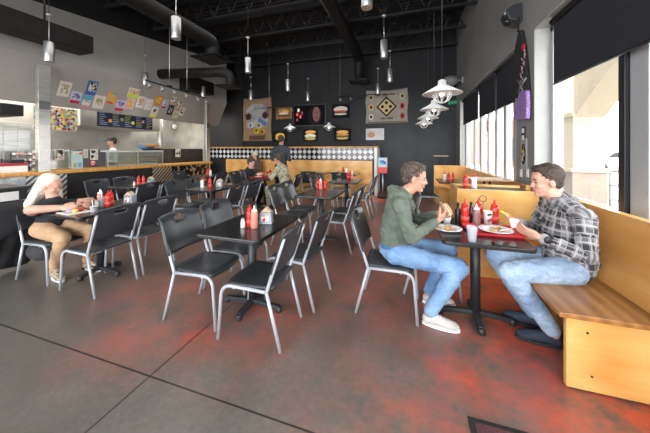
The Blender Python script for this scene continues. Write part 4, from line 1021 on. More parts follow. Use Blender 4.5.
# ---------------- people ----------------
def ortho(fwd, up=(0,0,1)):
    f = Vector(fwd).normalized(); l = Vector(up).cross(f).normalized(); u = f.cross(l)
    return Matrix((f,l,u)).transposed()      # columns: forward, left, up
class Body:
    def __init__(s): s.p = []; s.mb = MB()
    def cap(s, p, q, r1, r2, m, flat=1.0):
        p, q = Vector(p), Vector(q); s.p.append(('c',p,q,r1,r2,m))
        s.mb.tube([p,(p+q)/2,q],[r1,(r1+r2)/2,r2],16); s.mb.sphere(p,r1,14,9); s.mb.sphere(q,r2,14,9); return s
    def ell(s, c, r, R, m):
        c = Vector(c); s.p.append(('e',c,Vector(r),R.copy(),0,m))
        s.mb.sphere((0,0,0),tuple(r),20,12,Matrix.Translation(c) @ R.to_4x4()); return s
    def solid(s, name, mats, base, vox, wr=0, wrmats=(), smooth=3, parent=None, fr=14):
        me = s.mb.mesh('tmp'); o = bpy.data.objects.new('tmp', me); COL.objects.link(o)
        r = o.modifiers.new('r','REMESH'); r.mode = 'VOXEL'; r.voxel_size = vox; r.use_smooth_shade = True
        sm = o.modifiers.new('s','SMOOTH'); sm.iterations = smooth; sm.factor = .5
        dg = bpy.context.evaluated_depsgraph_get(); dg.update()
        m2 = bpy.data.meshes.new_from_object(o.evaluated_get(dg)); bpy.data.objects.remove(o)
        m2.name = name; n = len(m2.vertices)
        co = np.zeros(n*3, dtype=np.float32); m2.vertices.foreach_get('co', co); co = co.reshape(-1,3)
        best = np.full(n, 1e9); mi = np.zeros(n, int); uv = np.zeros((n,3), dtype=np.float32)
        for k, pr in enumerate(s.p):
            if pr[0] == 'c':
                a = np.array(pr[1]); b = np.array(pr[2]); ab = b-a; L2 = max(ab@ab, 1e-9)
                t = np.clip(((co-a)@ab)/L2, 0, 1); q = a+t[:,None]*ab; dv = co-q
                d = np.linalg.norm(dv,axis=1) - (pr[3]*(1-t)+pr[4]*t)
                ax = Vector(ab.tolist()).normalized(); e1 = ax.orthogonal().normalized() if abs(ax.y) > .9 else (Vector((0,1,0))-ax*ax.y).normalized(); e_2 = ax.cross(e1)
                an = np.arctan2(dv@np.array(e_2), dv@np.array(e1))
                u_ = an*max(pr[3],pr[4]); v_ = t*math.sqrt(L2)
            else:
                Rm = np.array(pr[3]); loc = (co-np.array(pr[1]))@Rm; rr = np.array(pr[2])
                d = (np.linalg.norm(loc/rr,axis=1)-1)*rr.min()
                u_ = np.arctan2(loc[:,1],loc[:,0])*.15; v_ = co[:,2]
            w = d < best; best[w] = d[w]; mi[w] = pr[5]; uv[w,0] = u_[w]; uv[w,1] = v_[w]; uv[w,2] = k
        if wr:
            nr = np.zeros(n*3, dtype=np.float32); m2.vertices.foreach_get('normal', nr); nr = nr.reshape(-1,3)
            for i in range(n):
                if mi[i] in wrmats:
                    p = Vector(co[i]); a_ = mnoise.noise(Vector((p.x*fr, p.y*fr, p.z*fr*1.7))); b3 = mnoise.noise(p*fr*2.3+Vector((5,1,2)))
                    co[i] += nr[i]*wr*((1-abs(a_)*2.2)*.9 + b3*.5)
        co2 = co - np.array(base, dtype=np.float32)
        m2.vertices.foreach_set('co', co2.astype(np.float32).ravel())
        at = m2.attributes.new('bodyuv','FLOAT_VECTOR','POINT'); at.data.foreach_set('vector', uv.ravel())
        m2.materials.clear()
        for m in mats: m2.materials.append(m)
        fm = np.zeros(len(m2.polygons), dtype=np.int32)
        for i, p in enumerate(m2.polygons):
            ms = [mi[v] for v in p.vertices]; fm[i] = max(set(ms), key=ms.count)
        m2.polygons.foreach_set('material_index', fm); m2.polygons.foreach_set('use_smooth', [True]*len(m2.polygons)); m2.update()
        ob = bpy.data.objects.new(name, m2); COL.objects.link(ob)
        if parent is not None: ob.parent = parent
        return ob
def add_hand(B, wr, dr, pn, curl, side, k=1.0, m=0):
    wr = Vector(wr); dr = Vector(dr).normalized(); pn = Vector(pn); pn = (pn-dr*pn.dot(dr)).normalized(); ac = dr.cross(pn)*side
    R = Matrix((dr,ac,pn)).transposed()
    B.ell(wr+dr*.048*k, (.052*k,.040*k,.017*k), R, m)
    B.cap(wr-dr*.02*k, wr+dr*.03*k, .024*k, .022*k, m)
    for i, (off, L) in enumerate(((.030,.068),(.010,.078),(-.011,.072),(-.030,.056))):
        p = wr+dr*.082*k+ac*off*k; a = 0
        for sg, c_ in ((.42,.6),(.33,1.0),(.25,.8)):
            a += curl*c_*(1+.08*i); d_ = dr*math.cos(a)+pn*math.sin(a)+ac*off*1.2
            q = p+d_.normalized()*L*sg*k; B.cap(p,q,.0092*k,.0082*k,m); p = q
    p = wr+dr*.028*k+ac*.034*k; d_ = (dr*.62+ac*.62+pn*.45).normalized(); q = p+d_*.042*k; B.cap(p,q,.0125*k,.0105*k,m)
    d_ = (dr*.85+ac*.15+pn*.6).normalized(); B.cap(q,q+d_*.032*k,.0105*k,.009*k,m)
def add_head(B, c, yaw, pitch, k, roll=0, m=0, ml=3, beard=None):
    R3 = (Matrix.Rotation(yaw,3,'Z') @ Matrix.Rotation(pitch,3,'Y') @ Matrix.Rotation(roll,3,'X')); c = Vector(c)
    T = lambda x,y,z: c + R3 @ Vector((x*k,y*k,z*k))
    E_ = lambda p, r, mm: B.ell(T(*p), tuple(a*k for a in r), R3, mm)
    E_((-.010,0,.028),(.094,.074,.090),m); E_((.022,0,-.03),(.063,.057,.080),m); E_((.030,0,-.078),(.046,.042,.034),m if beard is None else beard); E_((.058,0,-.094),(.024,.026,.018),m if beard is None else beard)
    B.cap(T(.080,0,.006),T(.094,0,-.028),.0085*k,.0125*k,m); B.cap(T(.084,-.009,-.034),T(.084,.009,-.034),.009*k,.009*k,m)
    B.cap(T(.074,-.030,.016),T(.074,.030,.016),.0125*k,.0125*k,m)
    B.ell(T(.066,.034,-.028),(.018*k,.018*k,.018*k),R3,m); B.ell(T(.066,-.034,-.028),(.018*k,.018*k,.018*k),R3,m)
    E_((.079,0,-.056),(.013,.022,.0065),ml); E_((.077,0,-.067),(.013,.019,.0065),ml)
    for s_ in (-1,1): E_((-.004,s_*.075,-.012),(.019,.009,.031),m)
    return R3, T
M_eye = mat('eye_white', (.30,.27,.25), .4); M_iris = mat('iris', (.03,.025,.02), .2)
def face_parts(par, base, R3, T, k, brow):
    b = Vector(base)
    for s_ in (-1,1):
        e = MB().sphere(T(.0700,s_*.029,.0)-b, .0100*k).build('eye', M_eye, par)
        MB().sphere(T(.0775,s_*.0295,-.0005)-b, .0062*k).build('iris', M_iris, e)
        MB().tube([T(.082,s_*.012,.019)-b,T(.088,s_*.027,.024)-b,T(.074,s_*.046,.017)-b],[.003*k,.0042*k,.002*k],6).build('eyebrow', brow, par)
def short_hair(par, base, R3, T, k, m, seed=0):
    B = Body(); E_ = lambda p, r: B.ell(T(*p), tuple(a*k for a in r), R3, 0)
    E_((-.024,0,.044),(.096,.081,.088)); E_((-.062,0,-.01),(.040,.062,.055)); E_((.030,0,.093),(.046,.052,.028)); E_((-.02,.058,.0),(.026,.020,.04)); E_((-.02,-.058,.0),(.026,.020,.04))
    return B.solid('hair', [m], base, .006, .006, (0,), 2, par, 45)
def shoe(par, base, an, toe, up_m, sole_m, k=1.0):
    an = Vector(an); toe = Vector(toe); d = Vector((toe.x-an.x,toe.y-an.y,0)).normalized(); b = Vector(base)
    heel = Vector((an.x,an.y,0)) - d*.055*k; L = .285*k; l = Vector((0,0,1)).cross(d)
    B = Body(); R = ortho(d)
    B.cap(heel+d*.045*k+Vector((0,0,.055)), heel+d*.10*k+Vector((0,0,.068)), .042*k,.042*k,0)
    B.cap(heel+d*.10*k+Vector((0,0,.062)), heel+d*.225*k+Vector((0,0,.042)), .043*k,.034*k,0)
    B.ell(heel+d*.215*k+Vector((0,0,.042)), (.065*k,.045*k,.030*k), R, 0)
    o = B.solid('shoe', [up_m], base, .007, 0, (), 2, par)
    pts = []
    for i in range(20):
        a = 2*math.pi*i/20; x = math.cos(a); y = math.sin(a)
        w = .040 + .008*x; pts.append(heel + d*(L*.5+x*L*.5) + l*(y*w*k) + Vector((0,0,.003)) - b)
    MB().prism(pts,(0,0,.024)).build('sole', sole_m, o, bevel=.004)
    for i in range(4):
        c = heel+d*(.12+.022*i)*k+Vector((0,0,.103-.011*i))-b; MB().tube([c-l*.024,c+Vector((0,0,.004)),c+l*.024],.0028,6).build('lace', M_whitep if sole_m is M_whitep else M_darkmetal, o)
    return o
def person(label, base, J, mats, head, hands=None, vox=.008, r=1.0, sleeve='long', wr=.004, shoes=None, brow=None, hair=None, beard=None, belly=1.0, hair_m=None, leg='long', pelm=2):
    o = empty('person', base, 0, label, 'person'); B = Body(); V = Vector; b0 = V(base)
    J = {k: V(v) for k, v in J.items()}
    lat = (J['sL']-J['sR']).normalized(); up = (J['che']-J['pel']).normalized(); fwd = lat.cross(V((0,0,1))).normalized()
    Rt = Matrix((fwd,lat,fwd.cross(lat))).transposed()
    hw = (J['sL']-J['sR']).length/2
    tm, pm = 1, 2; am = 1 if sleeve == 'long' else 0
    B.ell(J['che'],(.115*r,hw*.92,.17*r),Rt,tm); B.ell((J['che']+J['bel'])/2,(.12*r*belly,hw*.84,.16*r),Rt,tm); B.ell(J['bel'],(.125*r*belly,hw*.84,.14*r),Rt,tm)
    B.ell((J['bel']*.35+J['pel']*.65),(.125*r*belly,hw*.86,.11*r),Rt,tm)
    B.ell(J['pel'],(.13*r,hw*.85,.10*r),Rt,pelm)
    B.cap(J['sR'],J['sL'],.066*r,.066*r,tm); B.cap(J['che']+V((0,0,.06)),J['nec'],.095*r,.07*r,tm)
    B.cap(J['sR'],J['nec'],.06*r,.055*r,tm); B.cap(J['sL'],J['nec'],.06*r,.055*r,tm)
    hc, yaw, pit, hk = head
    B.cap(J['nec'],V(hc)+V((0,0,-.06*hk)),.056*r,.052*r,0)
    R3, T = add_head(B, hc, yaw, pit, hk, 0, 0, 3, 4 if beard else None)
    for s_ in 'RL':
        S, E_, Wr = J['s'+s_], J['e'+s_], J['w'+s_]
        B.cap(S,S+(E_-S)*.45,.066*r,.056*r,tm); B.cap(S+(E_-S)*.45,E_,.056*r,.048*r,am)
        B.cap(E_,E_+(Wr-E_)*.9,.048*r,.034*r,am)
        B.cap(E_+(Wr-E_)*.8,Wr,.027*r,.024*r,0)
        hd = (hands or {}).get(s_)
        if hd: add_hand(B, Wr, hd[0], hd[1], hd[2], hd[3], 1.0*r if r < 1.15 else 1.0)
        else: B.ell(Wr+(Wr-E_).normalized()*.06,(.05,.035,.02),ortho(Wr-E_),0)
        Hh, K, A = J['h'+s_], J['k'+s_], J['a'+s_]
        B.cap(Hh,K,.092*r,.066*r,pm); B.cap(K,K+(A-K)*.45,.066*r,.060*r,pm); B.cap(K+(A-K)*.45,A+(K-A)*.06,.060*r,.050*r,pm)
        B.cap(A+V((0,0,.04)),A+V((0,0,-.05)),.034*r,.034*r,0)
    lips = M_lips
    ob = B.solid('body', mats+[lips]+([beard] if beard else []), base, vox, wr, (1,2), 3, o)
    if brow: face_parts(o, base, R3, T, hk, brow)
    if hair == 'short': short_hair(o, base, R3, T, hk, hair_m)
    if shoes:
        for s_ in 'RL': shoe(o, base, J['a'+s_], J['t'+s_], shoes[0], shoes[1])
    return o, R3, T, B
def denim(name, c1, c2):
    m = mat(name, c1, .85); nt, b = NT(m); v, x, y, z = coords(nt)
    n = noise_(nt, v, 4, 5, .6); f = noise_(nt, v, 160, 2)
    cc = ramp(nt, mth(nt,'ADD',mth(nt,'MULTIPLY',n,.75),mth(nt,'MULTIPLY',f,.25)), [(.38,c1),(.62,c2)])
    nt.links.new(cc, b.inputs['Base Color']); return m
M_jean1 = denim('blue_denim', (.10,.20,.38), (.24,.40,.62)); M_jean2 = denim('pale_denim', (.17,.27,.42), (.42,.54,.68))
M_hood = mat('green_hoodie', (.115,.14,.112), .95, var=.18, vscale=14, bump=.15, bscale=250)
M_hair1 = mat('brown_grey_hair', (.035,.024,.018), .8, col2=(.13,.095,.07), vscale=50, bump=.5, bscale=120)
M_hair2 = mat('dark_brown_hair', (.022,.015,.012), .6, col2=(.07,.045,.03), vscale=50, bump=.5, bscale=120)
def plaid_mat():
    m = mat('plaid_flannel', (.1,.1,.1), .95); nt, b = NT(m)
    at = nt.nodes.new('ShaderNodeAttribute'); at.attribute_name = 'bodyuv'; sp = nt.nodes.new('ShaderNodeSeparateXYZ'); nt.links.new(at.outputs['Vector'], sp.inputs[0])
    def bands(c, per, off, w): 
        f = mth(nt,'FRACT', mth(nt,'ADD', mth(nt,'DIVIDE',c,per), 10+off)); return mth(nt,'LESS_THAN', f, w)
    u, v = sp.outputs[0], sp.outputs[1]
    dark = mth(nt,'ADD', bands(u,.085,.0,.45), bands(v,.085,.1,.45))
    base = ramp(nt, mth(nt,'MULTIPLY',dark,.5), [(0,(.23,.225,.235)),(.3,(.10,.10,.11)),(.8,(.03,.03,.036))], 'CONSTANT')
    w1 = mth(nt,'MAXIMUM', bands(u,.085,.25,.13), bands(v,.085,.35,.13)); w2 = mth(nt,'MAXIMUM', bands(u,.085,.6,.05), bands(v,.085,.7,.05))
    cc = mixc(nt, mth(nt,'MULTIPLY',mth(nt,'MAXIMUM',w1,w2),.6), base, (.50,.49,.50))
    nt.links.new(cc, b.inputs['Base Color']); return m
M_plaid = plaid_mat()
def camo_mat():
    m = mat('camouflage', (.3,.3,.2), .95); nt, b = NT(m); v, x, y, z = coords(nt)
    n = noise_(nt, v, 13, 2, .4); cc = ramp(nt, n, [(0,(.20,.17,.11)),(.42,(.40,.37,.26)),(.5,(.27,.27,.17)),(.57,(.48,.45,.34)),(.66,(.23,.19,.12))], 'CONSTANT')
    nt.links.new(cc, b.inputs['Base Color']); return m
M_camo = camo_mat()
M_blacktee = mat('black_tee', (.014,.016,.022), .9); M_khaki = mat('khaki_pants', (.45,.29,.17), .9, var=.12, vscale=8)
M_puffer = mat('black_puffer', (.014,.015,.019), .5, bump=.3, bscale=20); M_blackpant = mat('black_trousers', (.012,.012,.014), .9)

# man in the green hoodie
J = dict(pel=(-.12,2.46,.53),bel=(-.12,2.46,.67),che=(-.09,2.46,.86),nec=(-.035,2.46,1.025),
 sR=(-.06,2.28,.955),eR=(.02,2.20,.72),wR=(.225,2.33,.835), sL=(-.05,2.64,.955),eL=(.10,2.72,.74),wL=(.255,2.57,.845),
 hR=(-.10,2.365,.52),kR=(.385,2.31,.485),aR=(.16,2.28,.10),tR=(.42,2.25,.0), hL=(-.10,2.555,.52),kL=(.36,2.62,.515),aL=(.18,2.60,.10),tL=(.42,2.62,0))
o, R3, T, B = person('man in a green hoodie and blue jeans eating a sandwich at the table', (-.12,2.46,0), J, [M_skin,M_hood,M_jean1],
 ((.055,2.46,1.175),-.05,.16,1.07), {'R':((.75,.62,.5),(-.1,.75,.55),.42,1),'L':((.6,-.75,.45),(-.1,-.75,.55),.42,-1)}, .0055, 1.03, 'long', .006, (mat('grey_sneaker',(.50,.48,.46),.7,var=.1),M_whitep), M_hair1, 'short', None, 1.0, M_hair1)
def worldmb(par, base, name, m, fn, **k):
    mb = MB(); fn(mb); mb.v = [tuple(Vector(v)-Vector(base)) for v in mb.v]; return mb.build(name, m, par, **k)
bs = (-.12,2.46,0)
Bh = Body()
for k in range(13):
    a = math.radians(65+ 230*k/12); a2 = math.radians(65+230*(k+1)/12)
    f = lambda a: Vector((-.045+.105*math.cos(a), 2.46+.105*math.sin(a), 1.03+ .035*(-math.cos(a))))
    if k < 12: Bh.cap(f(a), f(a2), .036, .036, 0)
Bh.cap((-.13,2.40,1.02),(-.15,2.46,.93),.045,.035,0); Bh.cap((-.13,2.52,1.02),(-.15,2.46,.93),.045,.035,0)
Bh.solid('hood', [M_hood], bs, .007, .004, (0,), 2, o)
worldmb(o, bs, 'drawstring', M_black, lambda b: b.tube([(.055,2.40,1.01),(.075,2.385,.93),(.06,2.385,.86)],.004,6))
worldmb(o, bs, 'drawstring', M_black, lambda b: b.tube([(.055,2.50,1.01),(.075,2.51,.93),(.06,2.51,.86)],.004,6))
Bt = Body(); Bt.ell((-.115,2.46,.575),(.139,.168,.035),Matrix.Identity(3),0); Bt.solid('blue_shirt_hem',[mat('blue_tee',(.02,.16,.45),.9)],bs,.008,.003,(0,),2,o)
# sandwich held in both hands
o = empty('sandwich', (.315,2.46,.905), .2, 'sandwich held up in both hands by the man in the green hoodie', 'sandwich')
Ry = Matrix.Rotation(1.1,4,'Y')
MB().sphere((0,0,.012),(.06,.058,.022),18,9,Ry).build('top_bread', mat('toast',(.50,.30,.17),.8,var=.25,vscale=40), o)
MB().sphere((0,0,-.012),(.06,.058,.020),18,9,Ry).build('bottom_bread', bpy.data.materials['toast'], o)
MB().sphere((0,0,0),(.062,.06,.010),18,9,Ry).build('filling', M_mayo, o)

# man in the plaid shirt
J = dict(pel=(1.17,2.46,.555),bel=(1.165,2.46,.70),che=(1.16,2.47,.87),nec=(1.125,2.48,1.025),
 sL=(1.165,2.285,.945),eL=(1.135,2.185,.715),wL=(.915,2.285,.785), sR=(1.13,2.675,.945),eR=(1.05,2.74,.73),wR=(.875,2.57,.82),
 hL=(1.13,2.36,.545),kL=(.72,2.285,.51),aL=(1.0,2.30,.11),tL=(.76,2.34,0), hR=(1.13,2.56,.545),kR=(.71,2.60,.515),aR=(.97,2.50,.10),tR=(.74,2.58,0))
bs = (1.15,2.46,0)
o, R3, T, B = person('man in a black and white plaid shirt sitting on the wall bench', bs, J, [M_skin2,M_plaid,M_jean2],
 ((1.03,2.49,1.175),math.pi+.12,.10,1.06), {'L':((-.85,.4,.28),(.0,.75,.5),.35,1),'R':((-.85,-.4,.35),(.0,-.3,.9),.25,-1)}, .0055, 1.06, 'long', .007, (mat('navy_shoe',(.02,.03,.05),.8),M_rubber), M_hair2, 'short', None, 1.22, M_hair2, pelm=1)
worldmb(o, bs, 'shirt_collar', mat('collar_grey',(.09,.09,.10),.95,col2=(.3,.3,.31),vscale=25), lambda b: b.tube([(1.045,2.47-.04,.985)]+[(1.12+.082*math.cos(a),2.48+.082*math.sin(a),1.045) for a in [math.radians(t) for t in range(-140,141,20)]]+[(1.045,2.53,.985)],[.012]+[.022]*15+[.012],8))
worldmb(o, bs, 'wrist_watch', M_black, lambda b: b.tube([Vector((.955,2.268,.775))+Vector((-.45,.9,0)).normalized()*.037*math.cos(t)+Vector((0,0,1))*.037*math.sin(t) for t in [2*math.pi*i/16 for i in range(17)]],.010,8,False))
worldmb(o, bs, 'watch_face', M_darkmetal, lambda b: b.sphere((.938,2.228,.785),(.026,.012,.026)))
o = empty('sauce_cup', (.79,2.40,.845), .0, 'white paper cup held by the man in the plaid shirt', 'cup')
MB().lathe([(.022,-.03),(.034,.03),(.031,.03),(.02,-.026)],18).build('cup', M_whitep, o)
o = MB().tube([(-.035,0,.02),(0,0,0),(.04,.01,-.015)],[.007,.008,.006],7).build('french_fry', M_cheese); o.location = (.755,2.49,.90); tag(o,'yellow fry in the far hand of the man in plaid','fry')

# blond woman
J = dict(pel=(-3.93,1.93,.53),bel=(-3.93,1.93,.63),che=(-3.92,1.93,.72),nec=(-3.89,1.93,.83),
 sR=(-3.90,1.78,.755),eR=(-3.73,1.66,.80),wR=(-3.545,1.82,.80), sL=(-3.90,2.08,.755),eL=(-3.72,2.20,.79),wL=(-3.53,2.04,.80),
 hR=(-3.93,1.84,.53),kR=(-3.53,1.83,.48),aR=(-3.74,1.86,.10),tR=(-3.5,1.82,0), hL=(-3.93,2.02,.53),kL=(-3.50,2.08,.48),aL=(-3.64,2.12,.10),tL=(-3.4,2.12,0))
bs = (-3.92,1.93,0)
hc = at_y(51,186,1.92)
o, R3, T, B = person('woman with long white blond hair, black t-shirt and khaki trousers', bs, J, [M_skin2,M_blacktee,M_khaki],
 (tuple(hc),.42,.30,1.02), {'R':((.9,.3,.1),(.1,.6,-.4),.5,1),'L':((.9,-.3,.1),(.1,-.6,-.4),.5,-1)}, .008, 1.02, 'short', .005, (mat('leopard_shoe',(.10,.07,.03),.7,col2=(.6,.52,.38),vscale=60),M_whitep), M_kraft)
M_blond = mat('white_blond_hair', (.62,.56,.44), .6, col2=(.80,.76,.66), vscale=5, stretch=(14,14,1.5), bump=.3, bscale=20)
Bh = Body(); E_ = lambda p, r: Bh.ell(T(*p), r, R3, 0)
E_((-.034,0,.046),(.098,.088,.094)); E_((-.065,0,-.02),(.06,.08,.08))
hv = Vector(hc)
for (dx,dy,dz,ex,ey,ez,r1,r2) in ((-.07,-.02,.02,-.17,-.10,-.20,.075,.05),(-.08,.03,.0,-.20,.02,-.22,.075,.05),(-.17,-.10,-.19,-.22,-.15,-.30,.05,.022),(-.20,.02,-.22,-.24,.0,-.34,.05,.025),(-.065,-.06,.03,-.09,-.13,-.16,.042,.036),(-.09,-.13,-.16,-.09,-.17,-.27,.036,.016),(-.05,.07,.02,-.08,.12,-.20,.04,.03)):
    Bh.cap(hv+Vector((dx,dy,dz)), hv+Vector((ex,ey,ez)), r1, r2, 0)
Bh.solid('long_hair', [M_blond], bs, .008, .006, (0,), 2, o, 22)
b = Vector(bs)
for s_ in (-1,1): MB().tube([T(.098,s_*.03+.02*math.cos(t),.0+.018*math.sin(t))-b for t in [2*math.pi*i/14 for i in range(15)]],.0028,6,False).build('eyeglasses', mat('pink_frame',(.5,.25,.22),.4), o)
for k,(c,dy,dz) in enumerate((((.5,.06,.04),-.06,.0),((.6,.45,.05),-.03,.03),((.05,.45,.1),.01,.045),((.1,.4,.3),.05,.04),((.3,.1,.4),.09,.02))):
    MB().sphere((-3.783+.92*0-bs[0],1.93+dy-bs[1],.735+dz),(.012,.022,.02)).build('shirt_print', pmat(c), o)
# black coat over her chair
o = empty('coat', (-4.14,1.80,.2), 0, 'black coat with snaps hanging over the back of the blond woman\'s chair', 'coat')
vs=[];n=22;m_=16
prof=[(.075,.30),(.07,.50),(.05,.66),(.0,.675),(-.06,.60),(-.12,.42),(-.19,.22),(-.27,.0),(-.31,-.14)]
for i,(px_,pz_) in enumerate(prof):
    for j in range(n+1):
        t=j/n-.5; flare=1+.35*(i/8 if i>3 else 0); vs.append((px_+.016*math.sin(t*26+i*.5)*(i>2), t*.50*flare-.02*i*(i>3), pz_+.02*math.cos(t*9)*(i in (0,8)) - .05*abs(t)*(2<i<6)))
fs=[(i*(n+1)+j,(i+1)*(n+1)+j,(i+1)*(n+1)+j+1,i*(n+1)+j+1) for i in range(len(prof)-1) for j in range(n)]
M_coat = mat('coat_cloth',(.016,.016,.02),.8,bump=.2,bscale=40)
c=MB().add(vs,fs,True).build('coat_body',M_coat,o,sub=1); c.modifiers.new('s','SOLIDIFY').thickness=.022
Bs=Body(); Bs.cap((-4.26,1.66,.70),(-4.33,1.60,.30),.05,.038,0); Bs.solid('sleeve',[M_coat],(-4.14,1.80,.2),.01,.006,(0,),2,o)
for k in range(4): MB().sphere((-.115-.035*k,-.235-.02*k,.42-.12*k),.011).build('snap', M_alu, o)
o = empty('bag', (-3.98,1.93,.06), 0, 'dark grey soft bag hanging below the seat of the blond woman', 'bag')
Bb=Body(); Bb.ell((-4.02,1.93,.27),(.14,.16,.12),Matrix.Identity(3),0); Bb.solid('bag_body',[mat('grey_felt',(.05,.05,.055),.95)],(-3.98,1.93,.06),.012,.008,(0,),2,o); MB().tube([(-.15,-.1,.26),(-.16,0,.33),(-.15,.1,.26)],.012,6).build('strap',M_coat,o)

def seated(label, x, y, face, mats, headz, k=1.0, hair=None, hair_m=None, beard=None, shoes=None, sleeve='long', reach=.36, kn=.42, tuck=-.02, lean=.10, r=1.0, wz=.82, brow=None, pitch=.35):
    c, s = math.cos(face), math.sin(face); W_ = lambda a,b2,z: (x+c*a-s*b2, y+s*a+c*b2, z)
    J = dict(pel=W_(0,0,.54),bel=W_(.01,0,.68),che=W_(lean*.5,0,headz-.32),nec=W_(lean,0,headz-.16),
      sL=W_(lean*.8,.185*k,headz-.24),eL=W_(lean*.8+.14,.24,headz-.46),wL=W_(reach,.10,wz),sR=W_(lean*.8,-.185*k,headz-.24),eR=W_(lean*.8+.14,-.24,headz-.46),wR=W_(reach,-.10,wz),
      hL=W_(.02,.09,.53),kL=W_(kn,.12,.50),aL=W_(kn+tuck,.11,.10),tL=W_(kn+tuck+.25,.12,0),hR=W_(.02,-.09,.53),kR=W_(kn,-.12,.50),aR=W_(kn+tuck,-.11,.10),tR=W_(kn+tuck+.25,-.12,0))
    d = Vector((c,s,0))
    hd = {'L':(W_(1,-.3,.1),0,0,0)}
    v = lambda a,b2,z: (c*a-s*b2, s*a+c*b2, z)
    return person(label,(x,y,0),J,mats,((W_(lean+.06,0,headz)),face,pitch,k),{'L':(v(.9,-.4,.1),v(0,-.6,-.3),.5,-1),'R':(v(.9,.4,.1),v(0,.6,-.3),.5,1)},.013,r,sleeve,.006,shoes,brow,hair,beard,1.0,hair_m)
boots = (mat('tan_boot',(.25,.17,.10),.9), M_rubber); blackshoe = (M_rubber, M_black)
o, R3, T, B = seated('soldier in camouflage uniform eating at the middle table', -2.80, 5.72, math.pi, [M_skin,M_camo,M_camo], 1.20, 1.08, 'short', M_hair2, None, boots, lean=.16, r=1.08, brow=M_hair2)
o, R3, T, B = seated('woman in a black puffer jacket with tied up dark hair', -3.90, 5.72, 0, [M_skin2,M_puffer,M_blackpant], 1.10, 1.0, 'short', M_hair2, None, blackshoe, lean=.08, kn=.46, tuck=-.20, r=1.05, brow=M_hair2)
bsv = Vector((-3.90,5.72,0)); MB().sphere(T(-.06,0,.125)-bsv,(.05,.05,.045)).build('hair_bun', M_hair2, o)
o, R3, T, B = seated('person in a pale knit beanie behind the middle table', -4.95, 7.88, -P2, [M_skin2,mat('brown_sweater',(.10,.06,.045),.9),M_blackpant], 1.22, 1.0, None, None, None, blackshoe, lean=.06, brow=M_hair2, pitch=.15)
bsv = Vector((-4.95,7.88,0)); Bh=Body(); Bh.ell(T(-.02,0,.06),(.10,.09,.085),R3,0); Bh.ell(T(-.02,0,.14),(.05,.05,.03),R3,0); Bh.solid('beanie',[mat('cream_knit',(.55,.50,.42),.95,bump=.5,bscale=80)],tuple(bsv),.01,.003,(0,),2,o)
Bh=Body()
for s_ in (-1,1): Bh.cap(T(-.02,s_*.07,-.0),T(-.01,s_*.10,-.22),.04,.035,0)
Bh.cap(T(-.06,-.05,-.02),T(-.08,-.05,-.2),.05,.05,0); Bh.cap(T(-.06,.05,-.02),T(-.08,.05,-.2),.05,.05,0); Bh.solid('long_hair',[M_hair2],tuple(bsv),.012,.005,(0,),2,o)

def standing(label, x, y, face, mats, ht, k=1.0, hair=None, hair_m=None, beard=None, shoes=None, r=1.0, brow=None, arms=(.1,1.05), pitch=0, sleeve='long'):
    c, s = math.cos(face), math.sin(face); W_ = lambda a,b2,z: (x+c*a-s*b2, y+s*a+c*b2, z*ht/1.78)
    J = dict(pel=W_(0,0,.95),bel=W_(.01,0,1.10),che=W_(.01,0,1.29),nec=W_(0,0,1.46),
      sL=W_(0,.185*k,1.39),eL=W_(-.02,.25,1.12),wL=W_(arms[0]+.1,.20,arms[1]),sR=W_(0,-.185*k,1.39),eR=W_(-.02,-.25,1.12),wR=W_(arms[0]+.1,-.20,arms[1]),
      hL=W_(0,.09,.90),kL=W_(.02,.10,.50),aL=W_(0,.11,.10),tL=W_(.25,.13,0),hR=W_(0,-.09,.90),kR=W_(.02,-.10,.50),aR=W_(0,-.11,.10),tR=W_(.25,-.13,0))
    v = lambda a,b2,z: (c*a-s*b2, s*a+c*b2, z)
    return person(label,(x,y,0),J,mats,((W_(.03,0,1.655)),face,pitch,k),{'L':(v(.8,-.1,-.3),v(0,-.6,-.3),.5,-1),'R':(v(.8,.1,-.3),v(0,.6,-.3),.5,1)},.013,r,sleeve,.006,shoes,brow,hair,beard,1.0,hair_m)
p = at_y(281,150,6.75)
standing('man in a dark quilted jacket standing with his back to the camera', p.x, 6.75, P2+.1, [M_skin,mat('quilted_jacket',(.025,.03,.04),.7,bump=.5,bscale=14),M_blackpant], 1.84, 1.05, 'short', M_hair2, None, blackshoe, 1.12, M_hair2, (.12,1.1))
p = at_x(113,150,-7.62)
o, R3, T, B = standing('bearded cook in a black cap and white apron behind the glass guard', p.x, p.y, -P2-.4, [M_skin,mat('white_cook_coat',(.6,.6,.58),.9),M_blackpant], 1.76, 1.05, 'short', M_hair2, M_hair2, blackshoe, 1.05, M_hair2, (.2,1.1), .2)
bsv = Vector((p.x,p.y,0)); Bh=Body(); Bh.ell(T(-.015,0,.065),(.105,.09,.075),R3,0); Bh.ell(T(.11,0,.045),(.06,.07,.012),R3,0); Bh.solid('cap',[M_black],tuple(bsv),.008,0,(),2,o)

